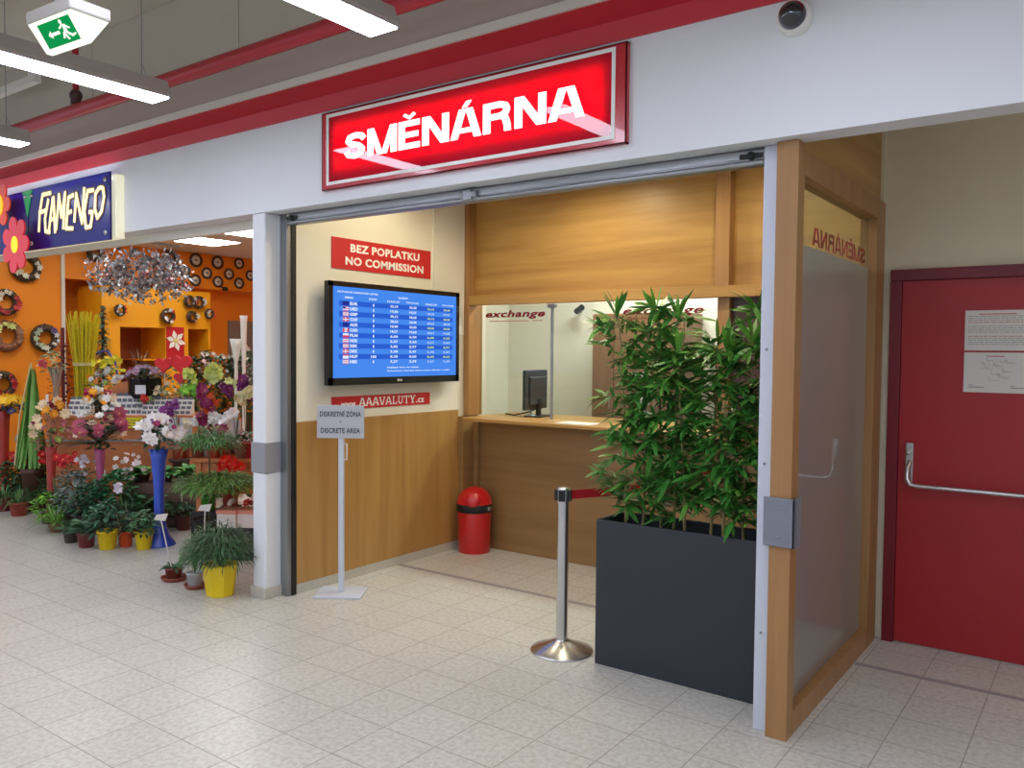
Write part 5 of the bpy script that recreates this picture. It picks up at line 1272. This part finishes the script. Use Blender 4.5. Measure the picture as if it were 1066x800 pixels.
# behind counter left: yellow sticks, bark trunk, calla, dark plants, conifer
c = on_counter(88, .80, 0); D = (c-CAM).dot(FW); zf = lambda v: 1.6-(v-366)*D/F_PX
ys = thing('yellow_stick_bundle', 'tall bundle of yellow painted sticks tied at the middle behind the counter', 'decoration', c)
b_ = MB(); rr_ = random.Random(2); b3 = MB()
for i in range(90):
    a_ = rr_.random()*2*PI; k = rr_.random()**.5; s_ = 1.0
    p0 = c+V((math.cos(a_)*.06*k, math.sin(a_)*.06*k, .5)); p1 = c+V((math.cos(a_)*.10*k, math.sin(a_)*.10*k, zf(383))); p2 = c+V((math.cos(a_)*.17*k, math.sin(a_)*.17*k, zf(333)+rr_.uniform(-.08, .06)))
    b_.tube([p0, p1, p2], .006, 5)
b_.build('sticks', mat('yellow sticks', (212, 196, 24), .5, noise=.25, nscale=30), ys)['kind'] = 'stuff'
MB().lathe([(.102, 0), (.112, .03)], (c.x, c.y, zf(384)), n=20).build('tie', col((220, 214, 160)), ys)
MB().lathe([(.13, 0), (.15, .6), (.14, .6)], c, n=20).build('bucket', col((90, 70, 60)), ys)
c = on_counter(57, .28)
t = thing('bark_arrangement', 'pale bark trunks topped with green foliage and a pink flower in a burgundy pot', 'arrangement', c); rr_ = random.Random(6)
pot(t, c, .09, .12, (128, 20, 44))
b_ = MB()
for i in range(9): b_.tube([c+V((rr_.uniform(-.07, .07), rr_.uniform(-.05, .05), .08)), c+V((rr_.uniform(-.09, .07), rr_.uniform(-.05, .05), .46))], rr_.uniform(.008, .02), 7)
b_.build('bark_trunks', col((156, 132, 116), .8, .3), t)
foliage(t, c+V((-.03, 0, .42)), 'bush', .12, .2, (110, 140, 104), rr_, n=120, c2=(170, 200, 160)); blooms(t, [c+V((-.02, -.1, .5)), c+V((.0, -.1, .47)), c+V((-.05, -.1, .49))], .05, (214, 80, 100), rr_=rr_)
MB().tube([c+V((.02, -.08, .10)), c+V((.02, -.08, .19))], .014, 8).build('white_candle', col((232, 230, 224)), t)
c = on_counter(33, .25, 0); D = (c-CAM).dot(FW); zf = lambda v: 1.6-(v-366)*D/F_PX
t = thing('green_spike_plant', 'tall pointed bright green leaf fan edged in cream at left of the counter', 'potted plant', c); rr_ = random.Random(16)
pot(t, c, .10, .42, (90, 60, 50))
b_ = MB(); Hs = zf(386)
for i in range(90):
    a_ = rr_.random()*2*PI; q_ = rr_.random()**.5*.15; o_ = V((math.cos(a_)*q_, math.sin(a_)*q_, .42)); tp_ = V((.04+math.cos(a_)*.02, math.sin(a_)*.02, Hs-rr_.random()**2*.4)); b_.leaf(c+o_, tp_-o_, (tp_-o_).length, .045, 0, 6, roll=rr_.uniform(-.8, .8), mi=i % 2)
b_.build('leaves', [col((92, 150, 60)), col((130, 176, 90))], t)
MB().tube([c+V((0, 0, .45))-RT0*.13-cn*.09, c+V((0, 0, (Hs+.45)/2))-RT0*.09-cn*.06, c+V((0, 0, Hs+.04))], .008, 6).build('cream_edge', col((206, 190, 140)), t)
MB().tube([c+V((0, 0, .45))+RT0*.12-cn*.09, c+V((0, 0, (Hs+.45)/2))+RT0*.07-cn*.06, c+V((0, 0, Hs+.04))], .006, 6).build('cream_edge', col((206, 190, 140)), t)
foliage(t, c+V((0, 0, .5)), 'grass', .2, .2, (100, 150, 110), rr_, n=40, name='lower_leaves')
c = on_counter(66, .82, 0); D = (c-CAM).dot(FW); zf = lambda v: 1.6-(v-366)*D/F_PX
t = thing('burgundy_foliage_stand', 'tall burgundy dried foliage column behind the bark arrangement', 'decoration', c); rr_ = random.Random(26)
MB().tube([c, V((c.x, c.y, zf(345)))], .02, 8).build('pole', col((120, 40, 40)), t); foliage(t, c+V((0, 0, .6)), 'bush', .14, zf(345)-.75, (84, 30, 44), rr_, n=300, c2=(130, 50, 60))
MB().lathe([(.12, 0), (.14, .3), (.13, .3)], c, n=18).build('bucket', col((70, 50, 50)), t)
c = on_counter(108, 1.15, 0); D = (c-CAM).dot(FW)
t = thing('decorated_conifer', 'dark green conifer with blue ribbon behind the yellow sticks', 'potted plant', c); rr_ = random.Random(36)
b_ = MB(); zb, zt_ = .7, zf(322)
for i in range(420):
    k = rr_.random(); a_ = rr_.random()*2*PI; r0 = .05+.17*(1-k); p = c+V((0, 0, zb+(zt_-zb)*k)); b_.leaf(p, V((math.cos(a_), math.sin(a_), -.1)), r0*rr_.uniform(.8, 1.2), .03, .3, 2, mi=rr_.random() < .3)
b_.build('needles', [col((44, 74, 60)), col((90, 116, 100))], t)
MB().tube([c, c+V((0, 0, zt_))], .018, 8).build('trunk', col((90, 70, 50)), t); MB().lathe([(.12, 0), (.14, .3), (.13, .3)], c, n=18).build('bucket', col((70, 50, 50)), t)
MB().tube([c+RT0*-.12-cn*.1+Z_*zf(377), c-cn*.16+Z_*zf(371), c+RT0*.1-cn*.16+Z_*zf(368), c+RT0*.17-cn*.12+Z_*zf(378), c+RT0*.2-cn*.12+Z_*zf(395)], .012, 6).build('blue_ribbon', col((70, 80, 170)), t)
c = WX(147, 385, XW-.1); c.z = 1.031
t = thing('white_pampas_vase', 'white feathery bunch in a dark green vase inside the yellow niche', 'vase', c); rr_ = random.Random(46)
MB().lathe([(.06, 0), (.08, .12), (.05, .25), (.07, .3), (.06, .3)], c, n=20).build('vase_body', col((70, 90, 70)), t)
foliage(t, c+V((0, 0, .28)), 'grass', .16, .34, (206, 200, 196), rr_, n=90, c2=(230, 226, 222)); 
# small orchid / flowers in front of counter right
for i, (u, v, cc_, pc_) in enumerate(((186, 536, (134, 60, 140), (176, 70, 50)), (192, 534, (216, 212, 190), (150, 70, 60)))):
    cb = floor_at(u, v); 
    c = V((cb.x, cb.y, 0)); 
    t = thing('display_stand', ['tall dark display column under the violet orchid', 'tall dark display column under the cream orchid'][i], 'stand', c)
    MB().lathe([(.08, 0), (.08, .02), (.05, .04), (.05, .5), (.085, .52), (.085, .54), (.001, .541)], c, n=20).build('column', col((56, 40, 38)), t)
    orchid(['violet orchid in an orange brown pot in front of the counter papers', 'cream orchid right of the violet orchid in front of the counter'][i], u, 0, pc_, cc_, ((.42, .36), (.22, .16))[i], ((-.05, -.12), (.05, -.04))[i], base=V((c.x, c.y, .542)), seed=70+i)

# ================================================================== LIGHTS
def area(name, loc, rot, sx, sy, e, c, spread=None):
    l = bpy.data.lights.new(name, 'AREA'); l.shape = 'RECTANGLE'; l.size = sx; l.size_y = sy; l.energy = e; l.color = c
    o = bpy.data.objects.new(name, l); C.objects.link(o); o.location = loc; o.rotation_euler = rot; return o
def downlight(label, x, y, e, z=2.95):
    t = thing('downlight', label, 'ceiling lamp', (x, y, z), group='recessed downlights of the booth ceiling')
    MB().lathe([(.05, -.004), (.065, -.008), (.065, 0), (.05, 0)], (x, y, z), n=24).build('ring', M['offw'], t)
    MB().lathe([(.05, -.002), (.001, -.003)], (x, y, z), n=20).build('lens', M['spot'], t)
    l = bpy.data.lights.new('downlight_lamp', 'SPOT'); l.energy = e; l.color = (1, .87, .60); l.spot_size = math.radians(165); l.spot_blend = .5; l.shadow_soft_size = .05
    o = bpy.data.objects.new('downlight_lamp', l); C.objects.link(o); o.location = (x, y, z-.012)
downlight('recessed booth downlight washing the middle of the beech header', -3.0, 1.3, 40)
downlight('recessed booth downlight before the right header panel', -1.75, 1.25, 26)
downlight('recessed booth downlight over the television wall', -3.72, .8, 26)
downlight('recessed booth downlight over the planter', -2.3, .6, 30)
area('office_fill_light', (-3.2, 2.9, 2.9), (0, 0, 0), 1.2, .3, 48, (1, .98, .94))  # unseen area light that brightens the office, no fixture modelled
area('corridor_fill_light', (1.2, 1.0, 2.9), (0, 0, 0), .6, .3, 6, (1, .93, .8))  # weak unseen area light for the corridor, without a lamp body

w = bpy.data.worlds.new('world'); S.world = w; w.use_nodes = True
w.node_tree.nodes['Background'].inputs[0].default_value = lin((205, 212, 225)); w.node_tree.nodes['Background'].inputs[1].default_value = .6
S.view_settings.view_transform = 'Standard'; S.view_settings.look = 'None'; S.view_settings.gamma = 1; S.view_settings.exposure = .5; S.view_settings.use_curve_mapping = False
